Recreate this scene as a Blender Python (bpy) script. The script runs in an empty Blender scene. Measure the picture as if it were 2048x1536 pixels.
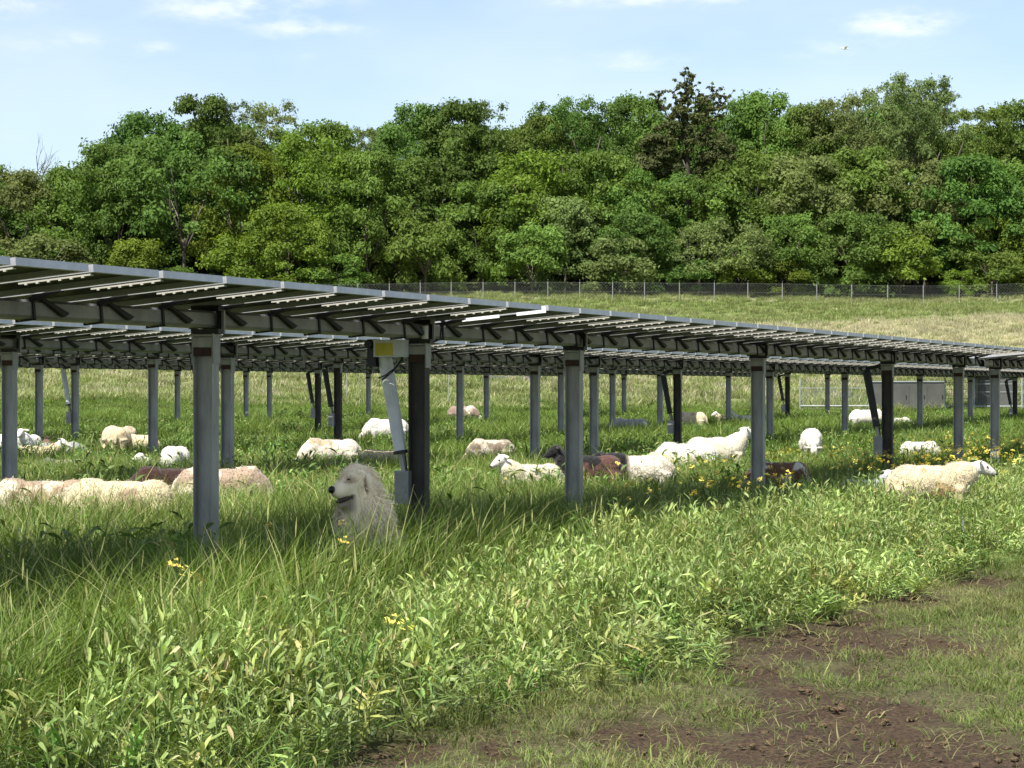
import bpy, bmesh, math, random
import numpy as np
from mathutils import Vector, Matrix, Euler

# ------------------------------------------------------------------ camera, sky, sun, exposure
S = bpy.context.scene
COL = S.collection
R = math.radians
F = 4555.0            # focal length in pixels of the 2048 px wide photograph
CAM_H = 1.4
HZ = 782.0            # image row of the level line
TH = math.atan(1976.0 / F)          # heading of the tracker rows, right of the view axis
VPX = 3000.0
U = np.array([math.sin(TH), math.cos(TH)])        # along the rows (away, right)
N = np.array([-math.cos(TH), math.sin(TH)])       # across the rows (away, left)

cam_d = bpy.data.cameras.new("camera")
cam_d.sensor_width = 36.0
cam_d.lens = 36.0 * F / 2048.0
cam_d.clip_start = 0.1
cam_d.clip_end = 4000.0
cam = bpy.data.objects.new("camera", cam_d)
cam.location = (0, 0, CAM_H)
cam.rotation_euler = (R(90) + math.atan((HZ - 768.0) / F), 0, 0)
COL.objects.link(cam)
S.camera = cam

SUN_DIR = Vector((-0.360, -0.620, 1.0)).normalized()     # towards the sun: high, behind the camera and to the left
sun_el = math.asin(SUN_DIR.z)
sun_az = math.atan2(SUN_DIR.x, SUN_DIR.y)

W = bpy.data.worlds.new("World")
S.world = W
W.use_nodes = True
wn, wl = W.node_tree.nodes, W.node_tree.links
wn.clear()
def WN(t, **k):
    n = wn.new(t)
    for a, b in k.items(): setattr(n, a, b)
    return n
def wmath(op, a, b=None, c=None):
    n = WN('ShaderNodeMath', operation=op)
    for i, v in enumerate((a, b, c)):
        if v is None: continue
        if isinstance(v, (int, float)): n.inputs[i].default_value = v
        else: wl.new(v, n.inputs[i])
    return n.outputs[0]
w_out = WN('ShaderNodeOutputWorld')
w_bg = WN('ShaderNodeBackground')
w_bg.inputs['Strength'].default_value = 0.092
w_sky = WN('ShaderNodeTexSky', sky_type='NISHITA', sun_disc=False)
w_sky.sun_elevation = sun_el
w_sky.sun_rotation = sun_az
w_sky.altitude = 200.0
w_sky.air_density = 1.0
w_sky.dust_density = 0.8
w_sky.ozone_density = 2.6
w_tc = WN('ShaderNodeTexCoord')
w_sep = WN('ShaderNodeSeparateXYZ')
wl.new(w_tc.outputs['Generated'], w_sep.inputs[0])
w_azm = wmath('ARCTAN2', w_sep.outputs[0], w_sep.outputs[1])
w_elv = wmath('ARCSINE', w_sep.outputs[2])
w_cmb = WN('ShaderNodeCombineXYZ')
wl.new(wmath('MULTIPLY', w_azm, 1.0), w_cmb.inputs[0])
wl.new(wmath('MULTIPLY', w_elv, 2.6), w_cmb.inputs[1])
def wnoise(scale, detail, rough, off):
    m = WN('ShaderNodeMapping'); m.inputs['Location'].default_value = off
    wl.new(w_cmb.outputs[0], m.inputs['Vector'])
    n = WN('ShaderNodeTexNoise'); n.inputs['Scale'].default_value = scale
    n.inputs['Detail'].default_value = detail; n.inputs['Roughness'].default_value = rough
    wl.new(m.outputs[0], n.inputs['Vector'])
    return n.outputs['Fac']
n_fine = wnoise(42, 7, 0.62, (3.1, 1.7, 0.4))
n_big = wnoise(9, 4, 0.5, (0.6, 5.2, 2.0))
# individual fair weather clouds: azimuth, elevation (radians), half widths, strength
CL = [(-.219, .166, .020, .0075, .9), (-.118, .1675, .042, .0085, .9), (-.092, .1575, .026, .0048, .85), (-.158, .1475, .012, .004, .55),
      (-.090, .1465, .006, .003, .4), (.062, .1715, .052, .005, .95), (.052, .144, .030, .0045, .45), (.170, .1585, .026, .0058, 1.0),
      (.150, .148, .05, .006, .35), (-.20, .150, .03, .006, .35), (.34, .15, .06, .01, .9), (-.42, .16, .07, .012, .9), (.62, .17, .09, .014, .9), (-.8, .15, .1, .014, .9)]
tot = None
for a, e, wa, we, st in CL:
    da = wmath('DIVIDE', wmath('SUBTRACT', w_azm, a), wa)
    de = wmath('DIVIDE', wmath('SUBTRACT', w_elv, e), we)
    d2 = wmath('ADD', wmath('MULTIPLY', da, da), wmath('MULTIPLY', de, de))
    g = wmath('MULTIPLY', wmath('EXPONENT', wmath('MULTIPLY', d2, -1.0)), st)
    tot = g if tot is None else wmath('MAXIMUM', tot, g)
hi = WN('ShaderNodeMapRange'); hi.inputs[1].default_value = .2; hi.inputs[2].default_value = .4
wl.new(w_elv, hi.inputs[0])
cl_all = wmath('ADD', tot, wmath('MULTIPLY', hi.outputs[0], wmath('MULTIPLY', n_big, 0.75)))
cl_m = WN('ShaderNodeMapRange'); cl_m.interpolation_type = 'SMOOTHSTEP'
cl_m.inputs[1].default_value = .10; cl_m.inputs[2].default_value = 1.0
wl.new(wmath('MULTIPLY', wmath('POWER', cl_all, .7), wmath('ADD', wmath('MULTIPLY', wmath('SUBTRACT', n_fine, .5), 2.6), .62)), cl_m.inputs[0])
veil = wmath('ADD', wmath('MULTIPLY', cl_m.outputs[0], 0.50), wmath('MULTIPLY', n_big, 0.46))
w_mix = WN('ShaderNodeMix', data_type='RGBA')
wl.new(veil, w_mix.inputs[0])
wl.new(w_sky.outputs[0], w_mix.inputs[6])
w_mix.inputs[7].default_value = (7.3, 7.4, 7.9, 1)
wl.new(w_mix.outputs[2], w_bg.inputs['Color'])
wl.new(w_bg.outputs[0], w_out.inputs['Surface'])

sun_d = bpy.data.lights.new("sun", 'SUN')
sun_d.energy = 5.0
sun_d.angle = R(0.53)
sun_d.color = (1.0, 0.955, 0.87)
sun = bpy.data.objects.new("sun", sun_d)
sun.rotation_euler = SUN_DIR.to_track_quat('Z', 'Y').to_euler()
sun.location = (-20, -30, 60)
COL.objects.link(sun)

S.view_settings.view_transform = 'Standard'
S.view_settings.look = 'None'
S.view_settings.exposure = 0.86
S.view_settings.gamma = 1.0
S.view_settings.use_curve_mapping = False
S.render.engine = 'CYCLES'
S.cycles.max_bounces = 5
S.cycles.diffuse_bounces = 3
S.cycles.glossy_bounces = 2
S.cycles.transmission_bounces = 4
S.cycles.transparent_max_bounces = 8
S.cycles.use_denoising = True

# ------------------------------------------------------------------ helpers
rng = np.random.default_rng(7)
random.seed(7)

def smooth(a, b, v):
    t = np.clip((v - a) / (b - a), 0, 1)
    return t * t * (3 - 2 * t)

def _hash(ix, iy, iz, seed):
    h = (ix.astype(np.int64) * 374761393 + iy.astype(np.int64) * 668265263 + iz.astype(np.int64) * 2147483647 + seed * 974711) & 0xffffffff
    h = ((h ^ (h >> 13)) * 1274126177) & 0xffffffff
    h = ((h ^ (h >> 16)) * 2246822519) & 0xffffffff
    return ((h ^ (h >> 15)) & 0xffffff) / float(0xffffff)

def vnoise(p, freq=1.0, seed=0, octaves=1):
    """value noise in 0..1 for points (n,2) or (n,3)"""
    p = np.asarray(p, float)
    if p.shape[1] == 2: p = np.c_[p, np.zeros(len(p))]
    tot, amp, norm = 0, 1.0, 0
    for o in range(octaves):
        q = p * freq * (2 ** o) + 17.3 * o
        i = np.floor(q); f = q - i; f = f * f * (3 - 2 * f); i = i.astype(np.int64)
        v = 0
        for dx in (0, 1):
            for dy in (0, 1):
                for dz in (0, 1):
                    w = (f[:, 0] if dx else 1 - f[:, 0]) * (f[:, 1] if dy else 1 - f[:, 1]) * (f[:, 2] if dz else 1 - f[:, 2])
                    v = v + w * _hash(i[:, 0] + dx, i[:, 1] + dy, i[:, 2] + dz, seed + o)
        tot = tot + amp * v; norm += amp; amp *= .5
    return tot / norm

def Dof(x, y): return y * math.sin(TH) - x * math.cos(TH)
def Sof(x, y): return x * math.sin(TH) + y * math.cos(TH)

def ground(x, y):
    """terrain height: flat pasture, then a slope up to the wood"""
    x = np.asarray(x, float); y = np.asarray(y, float)
    z = 0.3 * smooth(38, 85, y)
    t = np.clip((y - 85) / 135.0, 0, None)
    hill = 9.7 * t ** 1.5
    hill = np.where(t > 1.09, 9.7 * 1.09 ** 1.5 + (t - 1.09) * 135 * 0.03 + np.clip(t - 1.13, 0, None) * 135 * .13, hill)
    hill = np.minimum(hill, 26)
    p = np.stack([x.ravel(), y.ravel()], 1)
    wav = ((vnoise(p, 0.05, 3) - .5) * .9).reshape(x.shape) * smooth(70, 130, y)
    bump = ((vnoise(p, 0.7, 5, 2) - .5) * .05).reshape(x.shape)
    return z + hill + wav + bump

def gz(x, y): return float(ground(np.array([x]), np.array([y]))[0])
def at(px, Y): return (px - 1024.0) / F * Y
def row_xy(D, px):
    Y = F * (D / math.cos(TH)) / (VPX - px)
    return at(px, Y), Y

def mesh_np(name, v, faces, mats=(), midx=None, smooth_sh=False, col=None):
    """v (n,3); faces list of index arrays, each (m,k)"""
    me = bpy.data.meshes.new(name)
    v = np.asarray(v, np.float32)
    faces = [np.asarray(f, np.int32) for f in (faces if isinstance(faces, list) else [faces])]
    faces = [f for f in faces if len(f)]
    me.vertices.add(len(v)); me.vertices.foreach_set("co", v.ravel())
    loops = np.concatenate([f.ravel() for f in faces])
    cnt = np.concatenate([np.full(len(f), f.shape[1], np.int32) for f in faces])
    me.loops.add(len(loops)); me.loops.foreach_set("vertex_index", loops)
    me.polygons.add(len(cnt))
    me.polygons.foreach_set("loop_start", np.concatenate([[0], np.cumsum(cnt)[:-1]]).astype(np.int32))
    me.polygons.foreach_set("loop_total", cnt)
    if midx is not None: me.polygons.foreach_set("material_index", np.asarray(midx, np.int32))
    me.polygons.foreach_set("use_smooth", np.full(len(cnt), smooth_sh))
    for m in mats: me.materials.append(m)
    if col is not None:
        a = me.color_attributes.new("coat", 'FLOAT_COLOR', 'POINT')
        c = np.ones((len(v), 4), np.float32); c[:, :3] = col
        a.data.foreach_set("color", c.ravel())
    me.update(calc_edges=True)
    return me

def link(name, me, parent=None, loc=None, rot=None, scale=None):
    o = bpy.data.objects.new(name, me)
    COL.objects.link(o)
    if parent is not None: o.parent = parent
    if loc is not None: o.location = loc
    if rot is not None: o.rotation_euler = rot
    if scale is not None: o.scale = (scale,) * 3 if isinstance(scale, (int, float)) else scale
    return o

def tag(o, label=None, cat=None, group=None, kind=None):
    if label: o['label'] = label
    if cat: o['category'] = cat
    if group: o['group'] = group
    if kind: o['kind'] = kind
    return o

def empty(name, loc, rz=0):
    return link(name, None, None, loc, (0, 0, rz))

class MB:
    """collects simple solids into one mesh"""
    def __init__(s): s.v = []; s.f3 = []; s.f4 = []; s.m3 = []; s.m4 = []; s.n = 0
    def add(s, v, f, m=0):
        v = np.asarray(v, float)
        for q in f:
            q = [i + s.n for i in q]
            if len(q) == 3: s.f3.append(q); s.m3.append(m)
            else: s.f4.append(q); s.m4.append(m)
        s.v.append(v); s.n += len(v)
    def box(s, c, size, m=0, rot=None, taper=1.0):
        x, y, z = [k / 2 for k in size]
        v = np.array([[sx * x * (taper if sz > 0 else 1), sy * y * (taper if sz > 0 else 1), sz * z] for sz in (-1, 1) for sy in (-1, 1) for sx in (-1, 1)])
        if rot is not None: v = v @ np.array(Euler(rot).to_matrix()).T
        s.add(v + np.array(c), [(0, 2, 3, 1), (4, 5, 7, 6), (0, 1, 5, 4), (2, 6, 7, 3), (0, 4, 6, 2), (1, 3, 7, 5)], m)
    def tube(s, pts, rad, m=0, k=8, cap=True):
        pts = [np.array(p, float) for p in pts]
        if np.isscalar(rad): rad = [rad] * len(pts)
        rings = []
        for i, p in enumerate(pts):
            d = pts[min(i + 1, len(pts) - 1)] - pts[max(i - 1, 0)]
            d = d / (np.linalg.norm(d) + 1e-9)
            a = np.array([0, 0, 1.0]) if abs(d[2]) < .9 else np.array([1.0, 0, 0])
            e1 = np.cross(d, a); e1 /= np.linalg.norm(e1); e2 = np.cross(d, e1)
            t = np.arange(k) * 2 * math.pi / k
            rings.append(p + rad[i] * (np.cos(t)[:, None] * e1 + np.sin(t)[:, None] * e2))
        v = np.concatenate(rings)
        f = []
        for i in range(len(pts) - 1):
            for j in range(k):
                a, b = i * k + j, i * k + (j + 1) % k
                f.append((a, b, b + k, a + k))
        if cap:
            v = np.concatenate([v, [pts[0], pts[-1]]]); c0, c1 = len(v) - 2, len(v) - 1
            o = (len(pts) - 1) * k
            for j in range(k):
                f.append((c0, (j + 1) % k, j)); f.append((c1, o + j, o + (j + 1) % k))
        s.add(v, f, m)
    def ell(s, c, r, rot=None, m=0, nu=14, nv=9):
        v = [[0, 0, 1]]
        for i in range(1, nv):
            ph = math.pi * i / nv
            for j in range(nu):
                t = 2 * math.pi * j / nu
                v.append([math.sin(ph) * math.cos(t), math.sin(ph) * math.sin(t), math.cos(ph)])
        v.append([0, 0, -1]); v = np.array(v) * np.array(r)
        if rot is not None: v = v @ np.array(Euler(rot).to_matrix()).T
        f = [(0, 1 + j, 1 + (j + 1) % nu) for j in range(nu)]
        for i in range(nv - 2):
            for j in range(nu):
                a, b = 1 + i * nu + j, 1 + i * nu + (j + 1) % nu
                f.append((a, a + nu, b + nu, b))
        L = len(v) - 1; o = 1 + (nv - 2) * nu
        f += [(L, o + (j + 1) % nu, o + j) for j in range(nu)]
        s.add(v + np.array(c), f, m)
    def mesh(s, name, mats, smooth_sh=False):
        fs, mi = [], []
        if s.f4: fs.append(np.array(s.f4)); mi += s.m4
        if s.f3: fs.append(np.array(s.f3)); mi += s.m3
        return mesh_np(name, np.concatenate(s.v), fs, mats, mi, smooth_sh)
    def build(s, name, mats, parent=None, loc=None, smooth_sh=False):
        return link(name, s.mesh(name, mats if isinstance(mats, (list, tuple)) else [mats], smooth_sh), parent, loc)

# ------------------------------------------------------------------ materials
def mat(name, base, rough=.6, metal=0.0, spec=.4):
    m = bpy.data.materials.new(name); m.use_nodes = True
    b = m.node_tree.nodes['Principled BSDF']
    b.inputs['Base Color'].default_value = (*base, 1)
    b.inputs['Roughness'].default_value = rough
    b.inputs['Metallic'].default_value = metal
    b.inputs['Specular IOR Level'].default_value = spec
    return m
def nodes(m): return m.node_tree.nodes, m.node_tree.links, m.node_tree.nodes['Principled BSDF']
def noisy(m, c1, c2, scale=6, detail=6, bump=0.0, coord='Object', stretch=(1, 1, 1), lo=.35, hi=.65):
    n, l, b = nodes(m)
    tc = n.new('ShaderNodeTexCoord'); mp = n.new('ShaderNodeMapping'); mp.inputs['Scale'].default_value = stretch
    l.new(tc.outputs[coord], mp.inputs[0])
    t = n.new('ShaderNodeTexNoise'); t.inputs['Scale'].default_value = scale; t.inputs['Detail'].default_value = detail
    t.inputs['Roughness'].default_value = .65
    l.new(mp.outputs[0], t.inputs[0])
    r = n.new('ShaderNodeValToRGB'); r.color_ramp.elements[0].position = lo; r.color_ramp.elements[1].position = hi
    r.color_ramp.elements[0].color = (*c1, 1); r.color_ramp.elements[1].color = (*c2, 1)
    l.new(t.outputs['Fac'], r.inputs[0]); l.new(r.outputs[0], b.inputs['Base Color'])
    if bump:
        bp = n.new('ShaderNodeBump'); bp.inputs['Strength'].default_value = bump
        l.new(t.outputs['Fac'], bp.inputs['Height']); l.new(bp.outputs[0], b.inputs['Normal'])
    return m

M = {}
M['galv'] = noisy(mat('galvanised_steel', (.3, .3, .3), .55, .35), (.25, .25, .235), (.41, .41, .385), 9, 8, .05, stretch=(1, 1, .25))
M['galv_tube'] = noisy(mat('galvanised_tube', (.3, .3, .3), .5, .3), (.22, .22, .21), (.34, .34, .32), 5, 8, .03)
M['weathered'] = noisy(mat('weathered_steel', (.1, .1, .1), .7, .2), (.035, .033, .03), (.085, .075, .06), 9, 8, .1, stretch=(1, 1, .25))
M['alu'] = noisy(mat('aluminium', (.6, .6, .6), .42, .45), (.38, .39, .40), (.48, .49, .50), 12, 6)
M['rail'] = mat('rail_aluminium', (.42, .41, .37), .5, .1)
M['dark_steel'] = mat('dark_steel', (.028, .028, .027), .55, .2)
M['rust'] = noisy(mat('rusty_cap', (.06, .03, .02), .8), (.035, .018, .014), (.085, .04, .028), 20)
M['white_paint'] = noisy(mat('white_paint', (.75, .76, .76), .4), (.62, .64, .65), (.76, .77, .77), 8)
M['yellow'] = noisy(mat('yellow_label', (.62, .55, .05), .5), (.52, .44, .03), (.66, .58, .07), 8)
M['black'] = mat('black_plastic', (.015, .015, .016), .45)
M['back'] = noisy(mat('panel_back', (.06, .06, .055), .55, 0, .2), (.022, .022, .018), (.040, .040, .033), 2.5)
M['pink'] = mat('pink_ribbon', (.72, .40, .33), .8)

# module front: dark cells with a fine grid
M['cells'] = mat('solar_cells', (.012, .017, .032), .12, 0, .6)
n_, l_, b_ = nodes(M['cells'])
tc_ = n_.new('ShaderNodeTexCoord'); br = n_.new('ShaderNodeTexBrick'); br.offset = 0
br.inputs['Scale'].default_value = 1.0; br.inputs['Brick Width'].default_value = .156; br.inputs['Row Height'].default_value = .156
br.inputs['Mortar Size'].default_value = .003
br.inputs['Color1'].default_value = (.010, .015, .030, 1); br.inputs['Color2'].default_value = (.014, .020, .038, 1); br.inputs['Mortar'].default_value = (.25, .26, .28, 1)
l_.new(tc_.outputs['Object'], br.inputs[0]); l_.new(br.outputs[0], b_.inputs['Base Color'])

def leaf_mat(name, base, tip, dry, dry_amt=.2, transl=.35, var=.5, rough=.55, scale=.35, spec=.2, dry_scale=.5):
    """leaf blades: colour from a per-blade attribute, a random per clump and slow patches over the field"""
    m = bpy.data.materials.new(name); m.use_nodes = True
    n, l = m.node_tree.nodes, m.node_tree.links
    b = n['Principled BSDF']; out = n['Material Output']
    at_ = n.new('ShaderNodeAttribute'); at_.attribute_name = 'coat'
    sep = n.new('ShaderNodeSeparateColor'); l.new(at_.outputs['Color'], sep.inputs[0])   # r: along the blade, g: random per blade, b: dryness
    geo = n.new('ShaderNodeNewGeometry')
    nz = n.new('ShaderNodeTexNoise'); nz.inputs['Scale'].default_value = scale; nz.inputs['Detail'].default_value = 4
    l.new(geo.outputs['Position'], nz.inputs[0])
    oi = n.new('ShaderNodeObjectInfo')
    def mixc(fac, a, c):
        x = n.new('ShaderNodeMix'); x.data_type = 'RGBA'
        if isinstance(fac, float): x.inputs[0].default_value = fac
        else: l.new(fac, x.inputs[0])
        for i, v in ((6, a), (7, c)):
            if isinstance(v, tuple): x.inputs[i].default_value = (*v, 1)
            else: l.new(v, x.inputs[i])
        return x.outputs[2]
    def mth(op, a, c):
        x = n.new('ShaderNodeMath'); x.operation = op; x.use_clamp = False
        for i, v in enumerate((a, c)):
            if isinstance(v, (int, float)): x.inputs[i].default_value = v
            else: l.new(v, x.inputs[i])
        return x.outputs[0]
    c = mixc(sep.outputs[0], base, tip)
    mr = n.new('ShaderNodeMapRange'); mr.inputs[1].default_value = .45; mr.inputs[2].default_value = .7
    l.new(nz.outputs['Fac'], mr.inputs[0])
    dr = mth('ADD', mth('MULTIPLY', sep.outputs[2], 1.0), mth('MULTIPLY', mr.outputs[0], dry_amt))
    cl = n.new('ShaderNodeClamp'); l.new(dr, cl.inputs[0])
    c = mixc(cl.outputs[0], c, dry)
    hs = n.new('ShaderNodeHueSaturation')
    l.new(c, hs.inputs['Color'])
    rnd = mth('ADD', mth('MULTIPLY', oi.outputs['Random'], .5), mth('MULTIPLY', sep.outputs[1], .5))
    nv = n.new('ShaderNodeTexNoise'); nv.inputs['Scale'].default_value = scale * 2.6; nv.inputs['Detail'].default_value = 3
    l.new(geo.outputs['Position'], nv.inputs[0])
    patch = mth('ADD', mth('MULTIPLY', nv.outputs['Fac'], 1.5), .32)
    l.new(mth('MULTIPLY', patch, mth('ADD', mth('MULTIPLY', rnd, var), 1 - var * .5)), hs.inputs['Value'])
    l.new(mth('ADD', mth('MULTIPLY', oi.outputs['Random'], .03), .485), hs.inputs['Hue'])
    l.new(hs.outputs[0], b.inputs['Base Color'])
    b.inputs['Roughness'].default_value = rough; b.inputs['Specular IOR Level'].default_value = spec
    tr = n.new('ShaderNodeBsdfTranslucent')
    hs2 = n.new('ShaderNodeHueSaturation'); hs2.inputs['Saturation'].default_value = 1.15; hs2.inputs['Value'].default_value = 1.25; hs2.inputs['Hue'].default_value = .49
    l.new(hs.outputs[0], hs2.inputs['Color']); l.new(hs2.outputs[0], tr.inputs[0])
    mx = n.new('ShaderNodeMixShader'); mx.inputs[0].default_value = transl
    l.new(b.outputs[0], mx.inputs[1]); l.new(tr.outputs[0], mx.inputs[2]); l.new(mx.outputs[0], out.inputs[0])
    return m
M['grass'] = leaf_mat('meadow_grass', (.016, .038, .006), (.135, .205, .034), (.42, .42, .18), .08, .28, .8, .5, .35, .2)  # blade foot colour darkened to carry the shade between blades
M['weed'] = leaf_mat('weed_leaves', (.050, .095, .014), (.315, .400, .115), (.40, .38, .18), .10, .27, .8, .48, .35, .45)
M['weed_dark'] = leaf_mat('dark_weed_leaves', (.022, .055, .010), (.155, .250, .055), (.34, .30, .12), .12, .27, .8, .5, .4, .3)
M['weed_gold'] = leaf_mat('yellowish_weed_leaves', (.060, .095, .015), (.335, .385, .105), (.42, .34, .15), .2, .27, .8, .5, .4, .3)
M['short'] = leaf_mat('short_turf', (.07, .11, .022), (.17, .22, .055), (.27, .23, .11), .45, .3, .6)
M['far_grass'] = leaf_mat('hill_grass', (.085, .125, .030), (.19, .24, .065), (.40, .37, .21), .25, .3, .5, scale=.12)
M['straw'] = leaf_mat('dry_hill_grass', (.24, .24, .11), (.44, .41, .26), (.48, .43, .30), .3, .3, .4, scale=.1)
M['flower'] = leaf_mat('yellow_petals', (.74, .62, .10), (.84, .76, .20), (.70, .48, .14), .1, .3, .4)

# ground material: soil, worn turf and pasture thatch, from attributes baked on the sheet
def ground_mat():
    m = mat('ground', (.1, .1, .05), .95, 0, .15)
    n, l, b = nodes(m)
    at_ = n.new('ShaderNodeAttribute'); at_.attribute_name = 'coat'
    sep = n.new('ShaderNodeSeparateColor'); l.new(at_.outputs['Color'], sep.inputs[0])     # r soil, g dry, b fresh hill green
    tc = n.new('ShaderNodeTexCoord')
    def nz(s, d=8, r=.65):
        t = n.new('ShaderNodeTexNoise'); t.inputs['Scale'].default_value = s; t.inputs['Detail'].default_value = d; t.inputs['Roughness'].default_value = r
        l.new(tc.outputs['Object'], t.inputs[0]); return t.outputs['Fac']
    def ramp(f, a, c, lo=.35, hi=.65):
        x = n.new('ShaderNodeValToRGB'); x.color_ramp.elements[0].position = lo; x.color_ramp.elements[1].position = hi
        x.color_ramp.elements[0].color = (*a, 1); x.color_ramp.elements[1].color = (*c, 1); l.new(f, x.inputs[0]); return x.outputs[0]
    def mixc(fac, a, c):
        x = n.new('ShaderNodeMix'); x.data_type = 'RGBA'; l.new(fac, x.inputs[0]); l.new(a, x.inputs[6]); l.new(c, x.inputs[7]); return x.outputs[2]
    def mth(op, a, c):
        x = n.new('ShaderNodeMath'); x.operation = op
        for i, v in enumerate((a, c)):
            if isinstance(v, (int, float)): x.inputs[i].default_value = v
            else: l.new(v, x.inputs[i])
        return x.outputs[0]
    fine = nz(48, 10, .75); mid = nz(5); big = nz(.22)
    soil = ramp(fine, (.019, .012, .008), (.122, .082, .050), .38, .66)
    turf = ramp(nz(60), (.035, .036, .016), (.155, .135, .068), .38, .64)
    thatch = ramp(nz(14), (.030, .045, .012), (.085, .10, .03))
    dry = ramp(nz(1.6), (.20, .19, .09), (.36, .33, .19))
    hill = ramp(nz(1.1), (.085, .125, .03), (.16, .20, .055))
    msk = n.new('ShaderNodeMapRange'); msk.inputs[1].default_value = .34; msk.inputs[2].default_value = .54
    l.new(mth('ADD', mth('MULTIPLY', sep.outputs[0], .8), mth('MULTIPLY', mth('SUBTRACT', nz(11), .42), .7)), msk.inputs[0])
    c = mixc(msk.outputs[0], turf, soil)
    at2 = n.new('ShaderNodeAttribute'); at2.attribute_name = 'zone'
    s2 = n.new('ShaderNodeSeparateColor'); l.new(at2.outputs['Color'], s2.inputs[0])        # r pasture thatch
    c = mixc(s2.outputs[0], c, thatch)
    c = mixc(sep.outputs[2], c, hill)
    c = mixc(sep.outputs[1], c, dry)
    l.new(c, b.inputs['Base Color'])
    bp = n.new('ShaderNodeBump'); bp.inputs['Strength'].default_value = .6; bp.inputs['Distance'].default_value = .05
    l.new(mth('ADD', fine, mth('MULTIPLY', mid, 1.5)), bp.inputs['Height']); l.new(bp.outputs[0], b.inputs['Normal'])
    return m
M['ground'] = ground_mat()

# ------------------------------------------------------------------ terrain: one sheet
def axis(segs):
    out = []
    for a, b, st in segs: out += list(np.arange(a, b, st))
    return np.array(out + [segs[-1][1]])
gx = axis([(-700, -120, 58), (-120, -40, 8), (-40, -6, 1.0), (-6, 9, .07), (9, 40, 1.0), (40, 120, 8), (120, 700, 58)])
gy = axis([(-80, 4, 6), (4, 7.5, .5), (7.5, 24, .07), (24, 60, .8), (60, 240, 2.5), (240, 320, 8), (320, 1500, 90)])
GX, GY = np.meshgrid(gx, gy)
def soil_mask(x, y):
    p = np.stack([x, y], 1)
    D = Dof(x, y); s = Sof(x, y)
    m = np.zeros(len(x))
    # (photo x, photo y, half width px, half height px, weight): bare mud patches on the track
    for px, py, hw, hh, wt in ((1760, 1500, 330, 70, 1.25), (1680, 1415, 190, 45, .95), (1330, 1480, 150, 40, 1.0), (1610, 1275, 170, 38, 1.05), (1500, 1340, 110, 34, .9), (1740, 1340, 80, 22, .95), (1860, 1290, 160, 28, .95),
                               (1000, 1490, 60, 30, .75), (760, 1500, 160, 40, .8), (540, 1530, 100, 20, .7), (1960, 1160, 100, 16, .9), (1800, 1195, 90, 16, .95), (1690, 1225, 80, 18, 1.0), (1600, 1380, 110, 40, 1.0), (1900, 1540, 260, 30, 1.2), (2150, 1500, 150, 60, .9)):
        Y = CAM_H * F / (py - HZ); X = at(px, Y)
        Yh = Y * Y / (CAM_H * F) * hh
        m = np.maximum(m, wt * np.exp(-(((x - X) / (hw / F * Y)) ** 2 + ((y - Y) / Yh) ** 2)))
    near = (1 - smooth(3.6, 4.4, D + (vnoise(p, .8, 11, 2) - .5) * 1.2))
    m = m + near * (vnoise(p, 1.1, 21, 3) - .42) * 0.9
    return np.clip(m, 0, 1.3)
fx, fy = GX.ravel(), GY.ravel()
GZ = ground(fx, fy)
sm = soil_mask(fx, fy)
fine_m = (np.abs(fx) < 9) & (fy > 7) & (fy < 24)
pp = np.stack([fx, fy], 1)
GZ = GZ + np.where(fine_m, (vnoise(pp, 3.5, 31, 3) - .5) * .085 * np.clip(sm, .25, 1) - .05 * np.clip(sm, 0, 1), 0)
Dg = Dof(fx, fy)
edge = Dg + (vnoise(pp, .8, 11, 2) - .5) * 1.2
pasture = smooth(3.7, 4.3, edge)
bandn = (vnoise(pp, .03, 41, 3) - .5)
yb = fy + bandn * 26
drym = smooth(152, 166, yb) * (1 - smooth(190, 197, yb)) * .85 + .45 * smooth(100, 116, yb) * (1 - smooth(134, 150, yb)) + .85 * smooth(219, 221, fy + bandn * 6) * (1 - smooth(225, 228, fy))
hillm = smooth(78, 105, fy) * (1 - smooth(229, 233, fy))
idx = np.arange(len(fx)).reshape(GX.shape)
gf = np.stack([idx[:-1, :-1].ravel(), idx[:-1, 1:].ravel(), idx[1:, 1:].ravel(), idx[1:, :-1].ravel()], 1)
gm = mesh_np('ground', np.stack([fx, fy, GZ], 1), gf, [M['ground']], None, True, np.stack([np.clip(sm, 0, 1), np.clip(drym, 0, 1), hillm], 1))
za = gm.color_attributes.new("zone", 'FLOAT_COLOR', 'POINT')
zc = np.ones((len(fx), 4), np.float32); zc[:, 0] = pasture; za.data.foreach_set("color", zc.ravel())
tag(link('ground', gm), 'pasture ground rising to a grassy slope, with a worn muddy track in front', None, None, 'structure')

# ------------------------------------------------------------------ solar tracker rows
TILT = R(5.0)
PITCH = .70           # module pitch along a row
CHORD = 1.92
TZ = 1.87             # torque tube height
TT = .112             # torque tube size

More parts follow.
